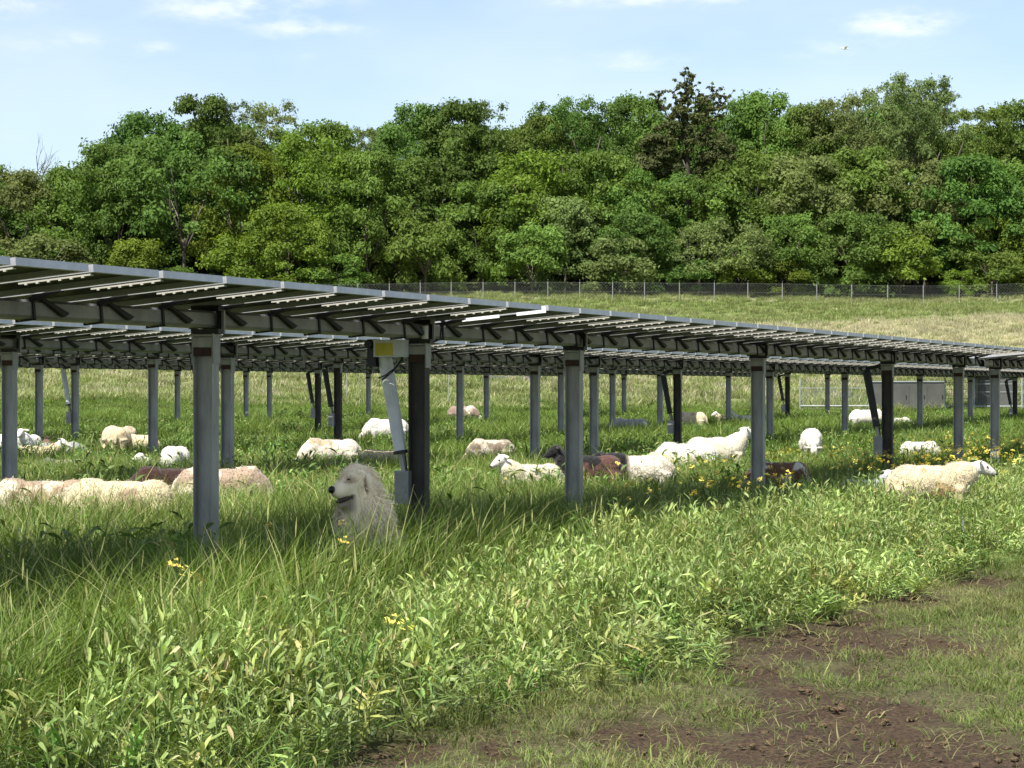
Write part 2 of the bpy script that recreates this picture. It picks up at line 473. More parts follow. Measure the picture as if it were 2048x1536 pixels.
def module_mesh():
    mb = MB(); w, c, h, fw = PITCH - .044, CHORD, .042, .03
    for sy in (-1, 1): mb.box((0, sy * (c / 2 - fw / 2), 0), (w, fw, h), 0)
    for sx in (-1, 1): mb.box((sx * (w / 2 - fw / 2), 0, 0), (fw, c - 2 * fw, h), 0)
    mb.box((0, 0, .0140), (w - 2 * fw - .001, c - 2 * fw - .001, .006), 1)
    mb.box((0, 0, .0185), (w - 2 * fw - .001, c - 2 * fw - .001, .002), 2)
    mb.box((0, c * .30, .0045), (.11, .09, .013), 3)        # junction box
    return mb.mesh('solar_panel', [M['alu'], M['back'], M['cells'], M['black']])
def rail_mesh():
    """rail under the joint of two modules, with its clamps"""
    mb = MB()
    Lr = .47
    mb.box((.0325, 0, -.0295), (.011, Lr, .015), 0)
    mb.box((.048, 0, -.0345), (.020, Lr, .004), 0)
    for k in range(6):
        mb.box((.031, -Lr / 2 + .05 + k * (Lr - .1) / 5, -.0415), (.012, .018, .009), 0)
    return mb.mesh('mounting_rail', [M['rail']])
def bracket_mesh():
    """dark saddle that ties a rail to the torque tube: strap round the tube and a sloping arm"""
    mb = MB(); t = TT / 2
    for y in (-t - .006, t + .006): mb.box((0, y, 0), (.022, .010, TT + .02), 0)
    mb.box((0, 0, -t - .006), (.022, TT + .022, .010), 0)
    q = [(-.01, -t - .02, t + .035), (.02, -t - .02, t + .035), (.32, -t - .035, -t * .35), (.27, -t - .035, -t * .75)]
    q = [np.array(p) for p in q]; back = np.array((0, .03, 0))
    mb.add(q + [p + back for p in q], [(0, 1, 2, 3), (7, 6, 5, 4), (0, 4, 5, 1), (1, 5, 6, 2), (2, 6, 7, 3), (3, 7, 4, 0)], 0)
    mb.box((.0, -t - .10, t + .018), (.04, .22, .026), 0, (R(-9), 0, 0))
    mb.box((.02, t + .11, t + .016), (.045, .26, .028), 0, (R(9), 0, R(-6)))
    return mb.mesh('rail_bracket', [M['dark_steel']])
ME_MOD, ME_RAIL, ME_BRK = module_mesh(), rail_mesh(), bracket_mesh()

def post_mesh(h, m, w=.088, d=.138):
    """driven H pile with a web and two flanges"""
    mb = MB(); tf = .009
    mb.box((0, -d / 2, h / 2 - .35), (w, tf, h + .7), 0)
    mb.box((0, d / 2, h / 2 - .35), (w, tf, h + .7), 0)
    mb.box((0, 0, h / 2 - .35), (.008, d - tf - .002, h + .7), 0)
    return mb.mesh('post', [m])
def head_mesh():
    """bearing: two plates on the pile, rusty band, and a black C round the tube"""
    mb = MB(); t = TT / 2
    mb.box((0, -.0785, -.19), (.094, .009, .20), 0)
    mb.box((0, .0785, -.19), (.094, .009, .20), 0)
    mb.box((0, 0, -.105), (.12, .18, .014), 0)
    mb.box((-.0455, 0, -.215), (.005, .136, .055), 1)
    mb.box((-.0455, 0, -.15), (.005, .146, .065), 0)
    mb.box((.0, -.01, -t - .022), (.07, TT + .10, .034), 2)
    mb.box((.0, -.01, t + .020), (.07, TT + .10, .034), 2)
    mb.box((.024, -t - .042, 0), (.030, .030, TT + .01), 2)
    mb.box((.0, t + .042, 0), (.07, .030, TT + .01), 2)
    mb.box((.056, -t - .036, 0), (.030, .030, TT + .075), 3)
    mb.box((.01, -.02, -.082), (.06, .05, .03), 0)
    return mb.mesh('bearing', [M['galv'], M['rust'], M['black'], M['galv']])
ME_HEAD = head_mesh()

def actuator(parent, s, base_z, white=True, box=False):
    """linear drive at a motor post: arm, cylinder, rod and foot bracket (lies on the far side of the post)"""
    a = MB()
    a.box((s, .16, TZ - .13), (.05, .30, .05), 0, (R(-12), 0, 0)); a.box((s, .04, TZ - .09), (.09, .09, .10), 0)
    arm = a.build('drive_arm', [M['black']], parent)
    c = MB(); p0, p1 = np.array((s - .02, .30, TZ - .17)), np.array((s - .02, .155, .92))
    c.tube([p0, p0 + (p1 - p0) * .05, p1], [.046, .058, .050], 0, 14)
    cyl = c.build('actuator_cylinder', [M['white_paint'] if white else M['dark_steel']], parent, smooth_sh=False)
    r = MB(); q = p1 + (p1 - p0) / np.linalg.norm(p1 - p0) * .17
    r.tube([p1, p1 + (p1 - p0) * .03], .060, 1, 14); r.tube([p1, q], .022, 0, 10)
    r.tube([p1 + np.array((0.0, -.035, 0)), q + np.array((0, -.03, 0))], .007, 1, 6)
    r.build('actuator_rod', [M['galv'], M['black']], parent)
    f = MB(); f.box((s - .02, .125, .63), (.09, .125, .26), 0)
    f.build('actuator_foot', [M['galv_tube']], parent)
    if box:
        b = MB(); b.box((s - .075, .20, TZ - .14), (.15, .26, .125), 0); b.box((s - .075, .20, TZ - .072), (.16, .27, .012), 0)
        ob = b.build('control_box', [M['white_paint']], parent)
        y = MB(); y.box((s - .152, .235, TZ - .142), (.004, .155, .10), 0); y.build('yellow_label', [M['yellow']], ob)
        k = MB(); k.box((s - .05, .375, TZ - .17), (.10, .075, .22), 0); k.tube([(s - .05, .375, TZ - .10), (s - .16, .375, TZ - .10)], .034, 0, 10)
        k.build('drive_motor', [M['black']], parent)
        w = MB()
        w2 = MB(); w3 = MB()
        w.tube([(s - .08, .10, TZ - .2), (s - .10, .16, TZ - .29), (s - .11, .24, TZ - .345), (s - .1, .31, TZ - .37)], .0065, 0, 6)
        w2.tube([(s - .08, .10, TZ - .215), (s - .11, .18, TZ - .32), (s - .12, .27, TZ - .385)], .0065, 0, 6)
        w3.tube([(s + .02, -.09, TZ - .05), (s + .06, -.11, TZ - .08), (s + .14, -.12, TZ - .06), (s + .2, -.1, TZ + .03)], .0065, 0, 6)
        for q in (w, w2, w3): q.build('cable', [M['black']], parent)
        v = MB(); v.tube([(s - .07, -.085, TZ - .06), (s - .07, -.085, TZ + .045)], .026, 0, 12); v.build('white_cap', [M['white_paint']], parent)

def tracker(label, D, px0, px1, posts, motors, boxed=(), dark=(), wide_gap=None, group='solar tracker rows across the pasture'):
    def s_of(px):
        x, y = row_xy(D, px); return Sof(x, y)
    s0, s1 = s_of(px0), s_of(px1)
    sm_ = (s0 + s1) / 2
    o = N * D + U * s0
    g = gz(*(N * D + U * min(sm_, s0 + 60)))
    root = empty('solar_tracker_row', (o[0], o[1], g * .8), math.pi / 2 - TH)
    tag(root, label, 'solar tracker', group)
    L = s1 - s0
    tb = MB(); t = TT / 2; b = .018
    prof = [(-t, -t + b), (-t + b, -t), (t - b, -t), (t, -t + b), (t, t - b), (t - b, t), (-t + b, t), (-t, t - b)]
    v = np.array([[x, p, q] for x in (0, L) for p, q in prof]); n8 = 8
    tb.add(v, [(i, i + n8, (i + 1) % 8 + n8, (i + 1) % 8) for i in range(8)])
    tube = tb.build('torque_tube', [M['galv_tube']], root, (0, 0, TZ)); tube.rotation_euler = (-TILT, 0, 0)
    n = int(L / PITCH)
    up = t + .030 + .020
    off = 0.0
    for i in range(n):
        s = PITCH * (i + .5) + off
        c, sn = math.cos(TILT), math.sin(TILT)
        link('solar_panel', ME_MOD, root, (s, up * sn, TZ + up * c), (-TILT, 0, 0))
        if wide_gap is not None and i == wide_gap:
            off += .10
            for b0, b1 in ((-.955, -.70), (-.55, -.22)):  # added white strips that stand in for sunlight on the frame wall
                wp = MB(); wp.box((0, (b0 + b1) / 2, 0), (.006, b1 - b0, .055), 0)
                link('sunlit_strip', wp.mesh('sunlit_strip', [M['white_paint']]), root, (s + PITCH / 2 + .078, up * sn, TZ + up * c - .012), (-TILT, 0, 0))
        else:
            for b in (-.70,):
                link('mounting_rail', ME_RAIL, root, (s + PITCH / 2, up * sn + b * c, TZ + up * c - b * sn), (-TILT, 0, 0))
        link('rail_bracket', ME_BRK, root, (s + PITCH / 2 + .03, 0, TZ), (-TILT, 0, 0))
    hd = {}
    for px in posts:
        s = s_of(px) - s0
        m = M['weathered'] if px in dark else M['galv']
        h = TZ - .10
        key = (m.name,)
        if key not in hd: hd[key] = post_mesh(h, m)
        link('post', hd[key], root, (s, 0, 0))
        link('bearing', ME_HEAD, root, (s, 0, TZ), (0, 0, 0))
    for px in motors:
        actuator(root, s_of(px) - s0, 0, px in boxed or px not in dark, px in boxed)
    return root, s_of, s0

D1 = 7.9
DS = [D1, D1 * 1.9, D1 * 2.75, D1 * 3.65, D1 * 4.7]
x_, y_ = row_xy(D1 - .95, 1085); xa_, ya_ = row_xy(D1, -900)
WG = int(round((Sof(x_, y_) - Sof(xa_, ya_)) / PITCH)) - 1     # the one wide joint, with white strips painted for its sunlit frame wall, near the middle of the picture
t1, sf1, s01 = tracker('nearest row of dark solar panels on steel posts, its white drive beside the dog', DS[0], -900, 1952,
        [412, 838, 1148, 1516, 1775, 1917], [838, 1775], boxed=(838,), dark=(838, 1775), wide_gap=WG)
tracker('short end of a panel row at the right edge, one post in view', DS[0], 1962, 2180, [1990, 2110], [])
tracker('second row of solar panels, just behind the nearest row', DS[1], -300, 2130, [19, 455, 1070, 1188, 1355, 1540, 1690, 1840, 1941, 2030], [1355, 2030], dark=(1355, 2030))
tracker('third row of solar panels, counted from the dog into the pasture', DS[2], -300, 2000, [306, 676, 920, 1122, 1225, 1320, 1457, 1575, 1655], [676, 1575], dark=(676, 1575))
tracker('fourth row of solar panels from the dog, with thin far posts', DS[3], -320, 1560, [78, 150, 636, 973, 1248], [150, 636], dark=(636,))
tracker('farthest row of solar panels, its posts thinnest of all', DS[4], -320, 1150, [355, 492, 539, 737], [])
# loose cable and a ribbon that hang from the rows
x, y = row_xy(DS[1], 380); kb = MB()
kb.tube([(x, y, 1.83), (x + .02, y, 1.7), (x + .08, y, 1.5), (x + .16, y, 1.28), (x + .2, y, 1.22)], .008, 0, 6)
tag(kb.build('hanging_cable', [M['black']]), 'loose black cable hanging from the second panel row beside the big front post', 'cable')
x, y = row_xy(DS[2], 1949); kb = MB()
kb.box((x, y, 1.42), (.05, .006, .46), 0, (0, R(-6), 0)); kb.box((x + .035, y, 1.17), (.075, .008, .12), 0, (0, R(-14), 0))
tag(kb.build('ribbon', [M['pink']]), 'pale pink marker ribbon hanging beside a far post at the right', 'ribbon')

# ------------------------------------------------------------------ far fence, gate and cabinet
def wire_fence(root, pts, h, sp, wt=.008):
    """woven wire between the posts of a fence"""
    mb = MB()
    for (x0, y0, z0), (x1, y1, z1) in zip(pts[:-1], pts[1:]):
        L = math.hypot(x1 - x0, y1 - y0); n = max(1, int(L / sp))
        P = lambda a, z: np.array((x0 + (x1 - x0) * a, y0 + (y1 - y0) * a, z0 + (z1 - z0) * a + z))
        k = h / L
        for i in range(-int(h / sp) - 1, n + 1):
            for sg in (1, -1):
                a0 = i * sp / L; za, zb = .06, h
                a1 = a0 + (h - .06) / L
                if a0 < 0: za = .06 + (-a0) * L; a0 = 0
                if a1 > 1: zb = .06 + (1 - a0) * L + (za - .06); a1 = 1
                if zb > h: zb = h
                if a1 <= a0: continue
                q0, q1 = (P(a0, za), P(a1, zb)) if sg > 0 else (P(1 - a0, za), P(1 - a1, zb))
                e = np.array((wt, 0, 0)); d = np.array((0, wt, 0))
                mb.add([q0 - e, q0 + e, q1 + e, q1 - e], [(0, 1, 2, 3)])
        for z in (h, h * .5, .1):
            mb.tube([P(0, z), P(1, z)], wt * 1.2, 0, 4, False)
    return mb
M['wire'] = mat('fence_wire', (.17, .18, .17), .7, .0)
M['fpost'] = noisy(mat('fence_post', (.6, .6, .58), .6, .2), (.20, .21, .20), (.32, .32, .30), 3)
FY = 219.0
fposts = []
for px in list(range(-310, 670, 70)) + [715, 778, 840, 902, 966, 1030, 1096, 1160, 1226, 1290, 1360, 1430, 1497, 1566, 1635, 1705, 1777, 1848, 1920, 1995] + list(range(2068, 2500, 72)):
    x = at(px, FY); fposts.append((x, FY + (vnoise(np.array([[x, 0]]), .02, 9)[0] - .5) * 2, gz(x, FY)))
fr = empty('chain_link_fence', fposts[len(fposts) // 2]); tag(fr, 'long chain link fence with pale posts along the foot of the wood', 'fence')
base = np.array(fposts[len(fposts) // 2])
pm = MB(); pm.tube([(0, 0, -.3), (0, 0, 1.78)], .038, 0, 8); pm.tube([(0, 0, 1.78), (0, -.05, 1.86), (0, -.2, 1.98)], .022, 0, 6); ME_FP = pm.mesh('post', [M['fpost']])
for p in fposts: link('post', ME_FP, fr, np.array(p) - base)
wm = wire_fence(fr, [tuple(np.array(p) - base) for p in fposts], 1.72, .30, .0055)
wo = wm.build('wire_mesh', [M['wire']], fr); tag(wo, kind='stuff')

# low enclosure of pale pipe rails and a grey cabinet beyond the last posts, seen under the panels at the right
YE = 100.0
M['pale_metal'] = noisy(mat('pale_metal', (.55, .58, .60), .5, .2), (.26, .29, .29), (.36, .39, .39), 3)
M['cab'] = noisy(mat('grey_cabinet', (.17, .17, .16), .6), (.060, .063, .055), (.090, .093, .082), 1.3)
def pipe_panel(pa, pb, rails, label, hgt=1.45, infill=True):
    xa, xb = at(pa, YE), at(pb, YE); z = gz((xa + xb) / 2, YE) + .05
    o = empty('pipe_rail_fence', ((xa + xb) / 2, YE, z)); tag(o, label, 'fence', 'pale pipe rail fences beyond the panels')
    hw = (xb - xa) / 2
    for sx in (-1, 1):
        m = MB(); m.tube([(sx * hw, 0, -.3), (sx * hw, 0, hgt)], .032, 0, 8); m.build('post', [M['pale_metal']], o)
    for zr in rails:
        m = MB(); m.tube([(-hw, 0, zr), (hw, 0, zr)], .032 if zr < .4 else .012, 0, 6); m.build('rail', [M['pale_metal']], o)
    wf = wire_fence(o, [(-hw, .03, 0), (hw, .03, 0)], hgt - .1, .12, .004).build('wire_mesh', [M['wire']], o); tag(wf, kind='stuff')
pipe_panel(1600, 1738, (.22, 1.0), 'pale wire panel with one thick bottom rail, left of the grey cabinet')
pipe_panel(1890, 1944, (.22, .55, .75, .95, 1.25), 'narrow gate of close pale rails right of the grey cabinet')
pipe_panel(1948, 2044, (.22, .85, 1.2), 'pale rail panel hung with dark cloth at the right edge')
def slab(name, mats, px0, px1, h, Y, dz=0, depth=.5, ribs=0, label='', cat=''):
    x0, x1 = at(px0, Y), at(px1, Y); z = gz((x0 + x1) / 2, Y)
    o = empty(name, ((x0 + x1) / 2, Y, z)); tag(o, label, cat)
    w = x1 - x0
    m = MB(); m.box((0, 0, h / 2), (w, depth, h + .1), 0); m.build('body', [mats[0]], o)
    m = MB(); m.box((0, 0, h + .075), (w + .08, depth + .08, .05), 0); m.build('lid', [mats[1]], o)
    for k in range(ribs):
        m = MB(); m.box((-w / 2 + w * (k + .5) / ribs, -depth / 2 - .012, h / 2), (w / ribs - .05, .022, h - .16), 0); m.build('door', [mats[0]], o)
        m = MB(); m.box((-w / 2 + w * (k + .82) / ribs, -depth / 2 - .035, h / 2), (.05, .022, .16), 0); m.build('handle', [M['dark_steel']], o)
    return o
slab('equipment_cabinet', (M['cab'], M['pale_metal']), 1742, 1886, 1.22, YE + 2, depth=1.2, ribs=4, label='long low grey equipment cabinet standing behind the panel posts at the right', cat='cabinet')
slab('equipment_cabinet', (M['cab'], M['cab']), 1952, 2030, 1.42, YE + 3, depth=1.0, ribs=2, label='darker grey cabinet behind the pale rails at the right edge', cat='cabinet')
# low dark strips and a dark heap far out on the slope
M['low_strip'] = noisy(mat('dark_grey_strip', (.07, .075, .08), .8), (.05, .053, .06), (.12, .125, .13), 2)
for px, w, Y, lab in ((1030, 130, 122, 'low dark strip far out on the slope, below the middle of the panels'), (745, 100, 131, 'low dark strip farther up the slope, behind the white drive'), (1655, 90, 113, 'low dark heap behind the pale wire panel')):
    ww = w / F * Y; m = MB(); x = at(px, Y)
    seg = 9
    v, f = [], []
    for i in range(seg + 1):
        u = -ww / 2 + ww * i / seg; hh = .30 + .10 * math.sin(i * 2.1 + px)
        v += [(u, -.12, -.1), (u, -.03, hh), (u, .03, hh), (u, .12, -.1)]
    for i in range(seg):
        for j in range(3): f.append((i * 4 + j, i * 4 + j + 1, i * 4 + j + 5, i * 4 + j + 4))
    m.add(v, f)
    o = m.build('low_dark_strip', [M['low_strip']], None, (x, Y, gz(x, Y))); tag(o, lab, 'barrier')
for px, Y, h, lab in ((897, 104, 1.5, 'thin pale stake between two far posts left of the centre'), (693, 106, 1.5, 'thin pale stake left of the white drive'), (1925, 20.5, .27, 'short pale stick standing in the weeds below the right sheep')):
    x = at(px, Y); m = MB(); m.tube([(0, 0, -.2), (.01, 0, h * .5), (0, 0, h)], .022 if Y > 50 else .011, 0, 6)
    tag(m.build('stake', [M['fpost']], None, (x, Y, gz(x, Y))), lab, 'stake')

# ------------------------------------------------------------------ trees of the wood
def leaf_cloud(name, centres, radii, per, size, rg, mat_, flat=.75, updroop=0.25):
    """many leaf-sized quads spread over clumps"""
    C, Nn, K, T = [], [], [], []
    for k, (c, r) in enumerate(zip(centres, radii)):
        n = int(per * (r / np.mean(radii)) ** 2)
        d = rg.normal(size=(n, 3)); d /= np.linalg.norm(d, axis=1)[:, None]
        d[:, 2] = np.where(d[:, 2] < -.45, -d[:, 2], d[:, 2])
        rr = r * (1 - .55 * rg.random(n) ** 2.2)[:, None] * (1 + .28 * rg.normal(size=(n, 1)))
        C.append(np.asarray(c) + d * rr * np.array([1, 1, flat]))
        nn = d + rg.normal(size=(n, 3)) * .55 + np.array([0, 0, .35]); Nn.append(nn)
        K.append(np.full(n, rg.random())); T.append(rg.random(n))
    C = np.concatenate(C); Nn = np.concatenate(Nn); Nn /= np.linalg.norm(Nn, axis=1)[:, None]
    K = np.concatenate(K); T = np.concatenate(T); n = len(C)
    a = rg.normal(size=(n, 3)); e1 = np.cross(Nn, a); e1 /= np.linalg.norm(e1, axis=1)[:, None]; e2 = np.cross(Nn, e1)
    s = size * (.55 + .9 * rg.random((n, 1)))
    q = np.stack([C - e1 * s, C - e2 * s * .55 + Nn * s * .12, C + e1 * s - np.array([0, 0, 1.]) * s * updroop, C + e2 * s * .55 + Nn * s * .12], 1).reshape(-1, 3)
    col = np.repeat(np.stack([.3 + .7 * K, T, np.zeros(n)], 1), 4, axis=0)
    return mesh_np(name, q, np.arange(4 * n).reshape(n, 4), [mat_], None, False, col)

TREE_MATS = [leaf_mat('tree_leaves_mid', (.082, .138, .027), (.142, .222, .050), (.14, .15, .04), .15, .42, .6, .6, .05, .10),
             leaf_mat('tree_leaves_dark', (.058, .108, .023), (.106, .178, .042), (.10, .12, .03), .15, .40, .6, .6, .05, .10),
             leaf_mat('tree_leaves_yellow', (.088, .136, .020), (.152, .216, .036), (.17, .18, .04), .15, .42, .6, .6, .05, .10),
             leaf_mat('tree_leaves_grey', (.100, .138, .042), (.168, .214, .072), (.14, .16, .06), .15, .42, .6, .6, .05, .10)]
M['bark'] = noisy(mat('bark', (.1, .08, .06), .9), (.055, .045, .036), (.15, .125, .10), 3, 8, .4, stretch=(3, 3, .6))

M['dark_bark'] = noisy(mat('dark_bark', (.05, .04, .03), .9), (.022, .018, .015), (.06, .05, .04), 3, 8, .4, stretch=(3, 3, .6))
def crown_proto(kind, rg, mi):
    """unit trees: height 1, widths relative; returns crown mesh"""
    cs, rs = [], []
    if kind == 'dome':
        n, w = 92, .40
        for _ in range(n):
            th = rg.random() * 6.283; z = .18 + .80 * rg.random() ** .8
            R_ = w * math.sqrt(max(0, 1 - ((z - .48) / .54) ** 2)) * (.80 + .3 * rg.random())
            r = .048 + .058 * rg.random()
            k = (1 - .5 * rg.random() ** 2)
            cs.append((math.cos(th) * R_ * k, math.sin(th) * R_ * k, min(z, 1 - r * .6))); rs.append(r)
    elif kind == 'tall':
        for _ in range(52):
            th = rg.random() * 6.283; z = .12 + .86 * rg.random()
            R_ = .27 * (1 - .55 * z) * 1.5 * (.7 + .5 * rg.random())
            r = .055 + .05 * rg.random()
            cs.append((math.cos(th) * R_, math.sin(th) * R_, min(z, 1 - r * .5))); rs.append(r)
    elif kind == 'loose':
        for _ in range(84):
            th = rg.random() * 6.283; z = .25 + .73 * rg.random() ** .75
            R_ = .42 * math.sqrt(max(0, 1 - ((z - .6) / .46) ** 2)) * (.4 + .75 * rg.random())
            r = .04 + .045 * rg.random()
            cs.append((math.cos(th) * R_, math.sin(th) * R_, min(z, 1 - r * .5))); rs.append(r)
    elif kind == 'spread':
        for _ in range(60):
            th = rg.random() * 6.283; z = .38 + .58 * rg.random()
            R_ = .5 * math.sqrt(max(0, 1 - ((z - .5) / .52) ** 2)) * (.75 + .35 * rg.random())
            r = .06 + .06 * rg.random()
            cs.append((math.cos(th) * R_, math.sin(th) * R_, min(z, 1 - r * .6))); rs.append(r)
    elif kind == 'shrub':
        for _ in range(26):
            th = rg.random() * 6.283; z = .12 + .8 * rg.random()
            R_ = .5 * math.sqrt(max(0, 1 - ((z - .4) / .62) ** 2)) * (.6 + .5 * rg.random())
            r = .11 + .09 * rg.random()
            cs.append((math.cos(th) * R_, math.sin(th) * R_, min(z, 1 - r * .6))); rs.append(r)
    return cs, rs
def trunk_mesh(rg, fork=.35, lean=.0, m=None):
    mb = MB()
    mb.tube([(0, 0, -.05), (.005, 0, .1), (.01, .005, fork)], [.022, .017, .013], 0, 8)
    for k in range(7):
        th = k * 6.283 / 7 + rg.random(); z0 = fork * (.55 + .45 * rg.random()); le = .25 + .25 * rg.random()
        d = np.array([math.cos(th) * .55, math.sin(th) * .55, 1.0])
        p0 = np.array([.008, .004, z0]); p1 = p0 + d * le * .5 + rg.normal(size=3) * .02; p2 = p0 + d * le * np.array([1.1, 1.1, 1]) + rg.normal(size=3) * .03
        mb.tube([p0, p1, p2], [.0095, .007, .003], 0, 6)
    return mb.mesh('trunk', [m or M['bark']], True)
PROTO = {}
trg = np.random.default_rng(11)
for kind, per, size, nvar in (('dome', 150, .0140, 3), ('tall', 150, .0135, 2), ('loose', 120, .0120, 2), ('spread', 190, .0140, 2), ('shrub', 260, .028, 3)):
    PROTO[kind] = []
    for v in range(nvar):
        cs, rs = crown_proto(kind, trg, 0)
        PROTO[kind].append([leaf_cloud('crown', cs, rs, per, size, trg, m_) if m_ is TREE_MATS[0] else None for m_ in TREE_MATS])
        for k in range(1, 4):
            c_ = PROTO[kind][v][0].copy(); c_.materials[0] = TREE_MATS[k]; PROTO[kind][v][k] = c_
TRUNKS = [trunk_mesh(trg, f) for f in (.30, .36, .24)]

tree_n = [0]
def tree(px, ytop, wpx, Y, kind, mi, label, group=None, name='tree', cat='tree'):
    x = at(px, Y); z = gz(x, Y)
    H = (HZ - ytop - (10 if kind != 'shrub' else 4)) * Y / F + CAM_H - z
    i = tree_n[0]; tree_n[0] += 1
    wm_ = {'dome': .86, 'tall': .62, 'loose': .86, 'spread': 1.05, 'shrub': 1.12}[kind]
    sx = (wpx / F * Y) / (wm_ * H) if wpx else 1.0
    o = empty(name, (x, Y, z)); tag(o, label, cat, group)
    o.rotation_euler = (0, 0, (i * 2.399) % 6.283)
    sc = sx * H; scz = min(max(H, sc), 1.3 * sc) if kind != 'shrub' else H
    link('crown', PROTO[kind][i % len(PROTO[kind])][mi], o, (0, 0, H - scz), None, (sc, sc, scz))
    link('trunk' if kind != 'shrub' else 'stem', TRUNKS[i % 3], o, (0, 0, 0), None, (H * .8, H * .8, H) if kind != 'shrub' else (sc, sc, H))
    return o

G1 = 'trees along the front edge of the wood'
G2 = 'trees on the skyline of the wood'
G3 = 'shrubs at the foot of the wood'
front = [
 (-110, 330, 230, 'dome', 0, 'round green tree beyond the left edge of the picture'), (30, 335, 210, 'dome', 3, 'greyish green round tree at the left edge below the bare twigs'), (150, 330, 190, 'dome', 0, 'mid green round tree stepping up from the left edge'), (235, 275, 220, 'dome', 1, 'dark green round tree on the left shoulder of the big dome'),
 (370, 265, 300, 'spread', 1, 'broad dark tree at the left whose forked trunks show under its crown'), (490, 290, 210, 'dome', 2, 'yellow green tree right of the forked trunks'),
 (625, 262, 230, 'dome', 2, 'bright yellow green round tree with two bushy tops behind it'), (575, 400, 190, 'dome', 2, 'low bright yellow green tree in front of the bright round tree'), (735, 300, 190, 'dome', 0, 'mid green tree under the notch in the skyline left of centre'),
 (800, 410, 170, 'dome', 0, 'low mid green tree behind the near panel edge, above the white drive'), (860, 310, 230, 'dome', 1, 'dark round tree below the left end of the central dome'), (960, 360, 210, 'dome', 0, 'mid green round tree below the slim dark top of the central dome'), (1055, 300, 230, 'dome', 2, 'warm green tree right of the tall dark dome at the centre'),
 (1130, 390, 200, 'dome', 3, 'low greyish tree above the middle front post'), (1190, 300, 220, 'dome', 0, 'mid green round tree below the pointed dark tree'), (1290, 330, 240, 'spread', 0, 'wide mid green tree left of the half bare dark tree'), (1270, 420, 170, 'dome', 1, 'low dark tree beneath the wide tree left of the half bare one'), (1400, 350, 260, 'spread', 0, 'wide layered tree below the half bare dark tree'), (1500, 300, 240, 'dome', 0, 'round mid green tree just right of the wide layered tree'),
 (1450, 430, 200, 'spread', 3, 'low greyish layered tree beneath the wide layered tree'), (1610, 310, 240, 'dome', 3, 'pale greyish green round tree right of centre'), (1580, 420, 180, 'dome', 0, 'low mid green tree beneath the pale greyish round tree'), (1720, 290, 240, 'dome', 0, 'round mid green tree below the left shoulder of the tall pale crown'), (1710, 420, 200, 'dome', 1, 'low dark tree in line above the dark fifth front post'),
 (1830, 310, 240, 'dome', 3, 'greyish round tree directly beneath the tall pale crown'), (1850, 430, 200, 'spread', 0, 'low layered green tree near the fence beneath the tall pale crown'), (1940, 310, 230, 'dome', 1, 'dark round tree below the gap in the skyline at the right'), (2040, 320, 240, 'dome', 0, 'mid green round tree at the right edge of the wood'), (2000, 430, 190, 'dome', 2, 'low yellow green tree near the fence at the right edge'), (2170, 310, 240, 'dome', 0, 'round green tree beyond the right edge of the picture')]
trg2 = np.random.default_rng(5)
for px, yt, w, kd, mi, lab in front:
    tree(px, yt, w, 229 + 8 * trg2.random() + (-3 if yt > 380 else 3), kd, mi, lab or 'round green tree standing in the unbroken front of the wood', G1)
back = [
 (-40, 310, 190, 'dome', 0, 'green tree top at the left edge behind the bare twigs'), (300, 222, 230, 'dome', 1, 'dark tree on the left slope of the left dome, just below its top'), (400, 188, 190, 'dome', 1, 'dark green tree forming the highest top of the left dome'), (490, 196, 95, 'tall', 3, 'left of two slim grey green tops right of the left dome'), (546, 196, 105, 'tall', 3, 'right of two slim grey green tops right of the left dome'),
 (650, 240, 190, 'dome', 0, 'green tree topping the bright round tree right of the two slim tops'), (745, 250, 110, 'loose', 3, 'thin loose tree at the notch in the skyline left of centre'), (835, 205, 190, 'dome', 1, 'dark tree on the left side of the central dome'), (920, 198, 190, 'dome', 1, 'dark tree at the middle of the central dome'), (975, 195, 100, 'tall', 1, 'slim dark tree on the right end of the central dome'), (1075, 225, 150, 'dome', 0, 'mid green top in the dip right of the central dome'),
 (1115, 195, 120, 'tall', 1, 'slim dark top just left of the pointed dark tree'), (1150, 186, 110, 'tall', 1, 'pointed dark tree right of the central dome'), (1205, 192, 120, 'tall', 1, 'slim dark top just right of the pointed dark tree'), (1275, 188, 180, 'dome', 0, 'mid green top left of the half bare dark tree'), (1440, 190, 170, 'dome', 1, 'dark top just right of the half bare dark tree'), (1528, 178, 190, 'dome', 0, 'smooth round tree top right of the half bare tree'), (1612, 205, 150, 'dome', 0, 'mid green top in the low skyline right of the smooth round top'), (1680, 192, 170, 'loose', 3, 'loose greyish top left of the tall pale crown'),
 (1765, 165, 190, 'loose', 3, 'airy pale tree on the left of the tall right crown'), (1828, 148, 180, 'loose', 3, 'tallest airy pale tree at the right, sky showing through its top'), (1880, 178, 110, 'loose', 3, 'airy pale tree on the right of the tall right crown'), (1960, 212, 150, 'loose', 0, 'loose green tree right of the gap after the tall pale crown'), (2045, 200, 200, 'dome', 0, 'mid green top at the right edge of the skyline'), (2160, 205, 210, 'dome', 0, 'green tree top beyond the right edge of the picture'), (-160, 300, 230, 'dome', 1, 'dark tree top beyond the left edge of the picture')]
for px, yt, w, kd, mi, lab in back:
    tree(px, yt, w, 247 + 9 * trg2.random(), kd, mi, lab or 'green tree topping the wood between more striking crowns', G2)
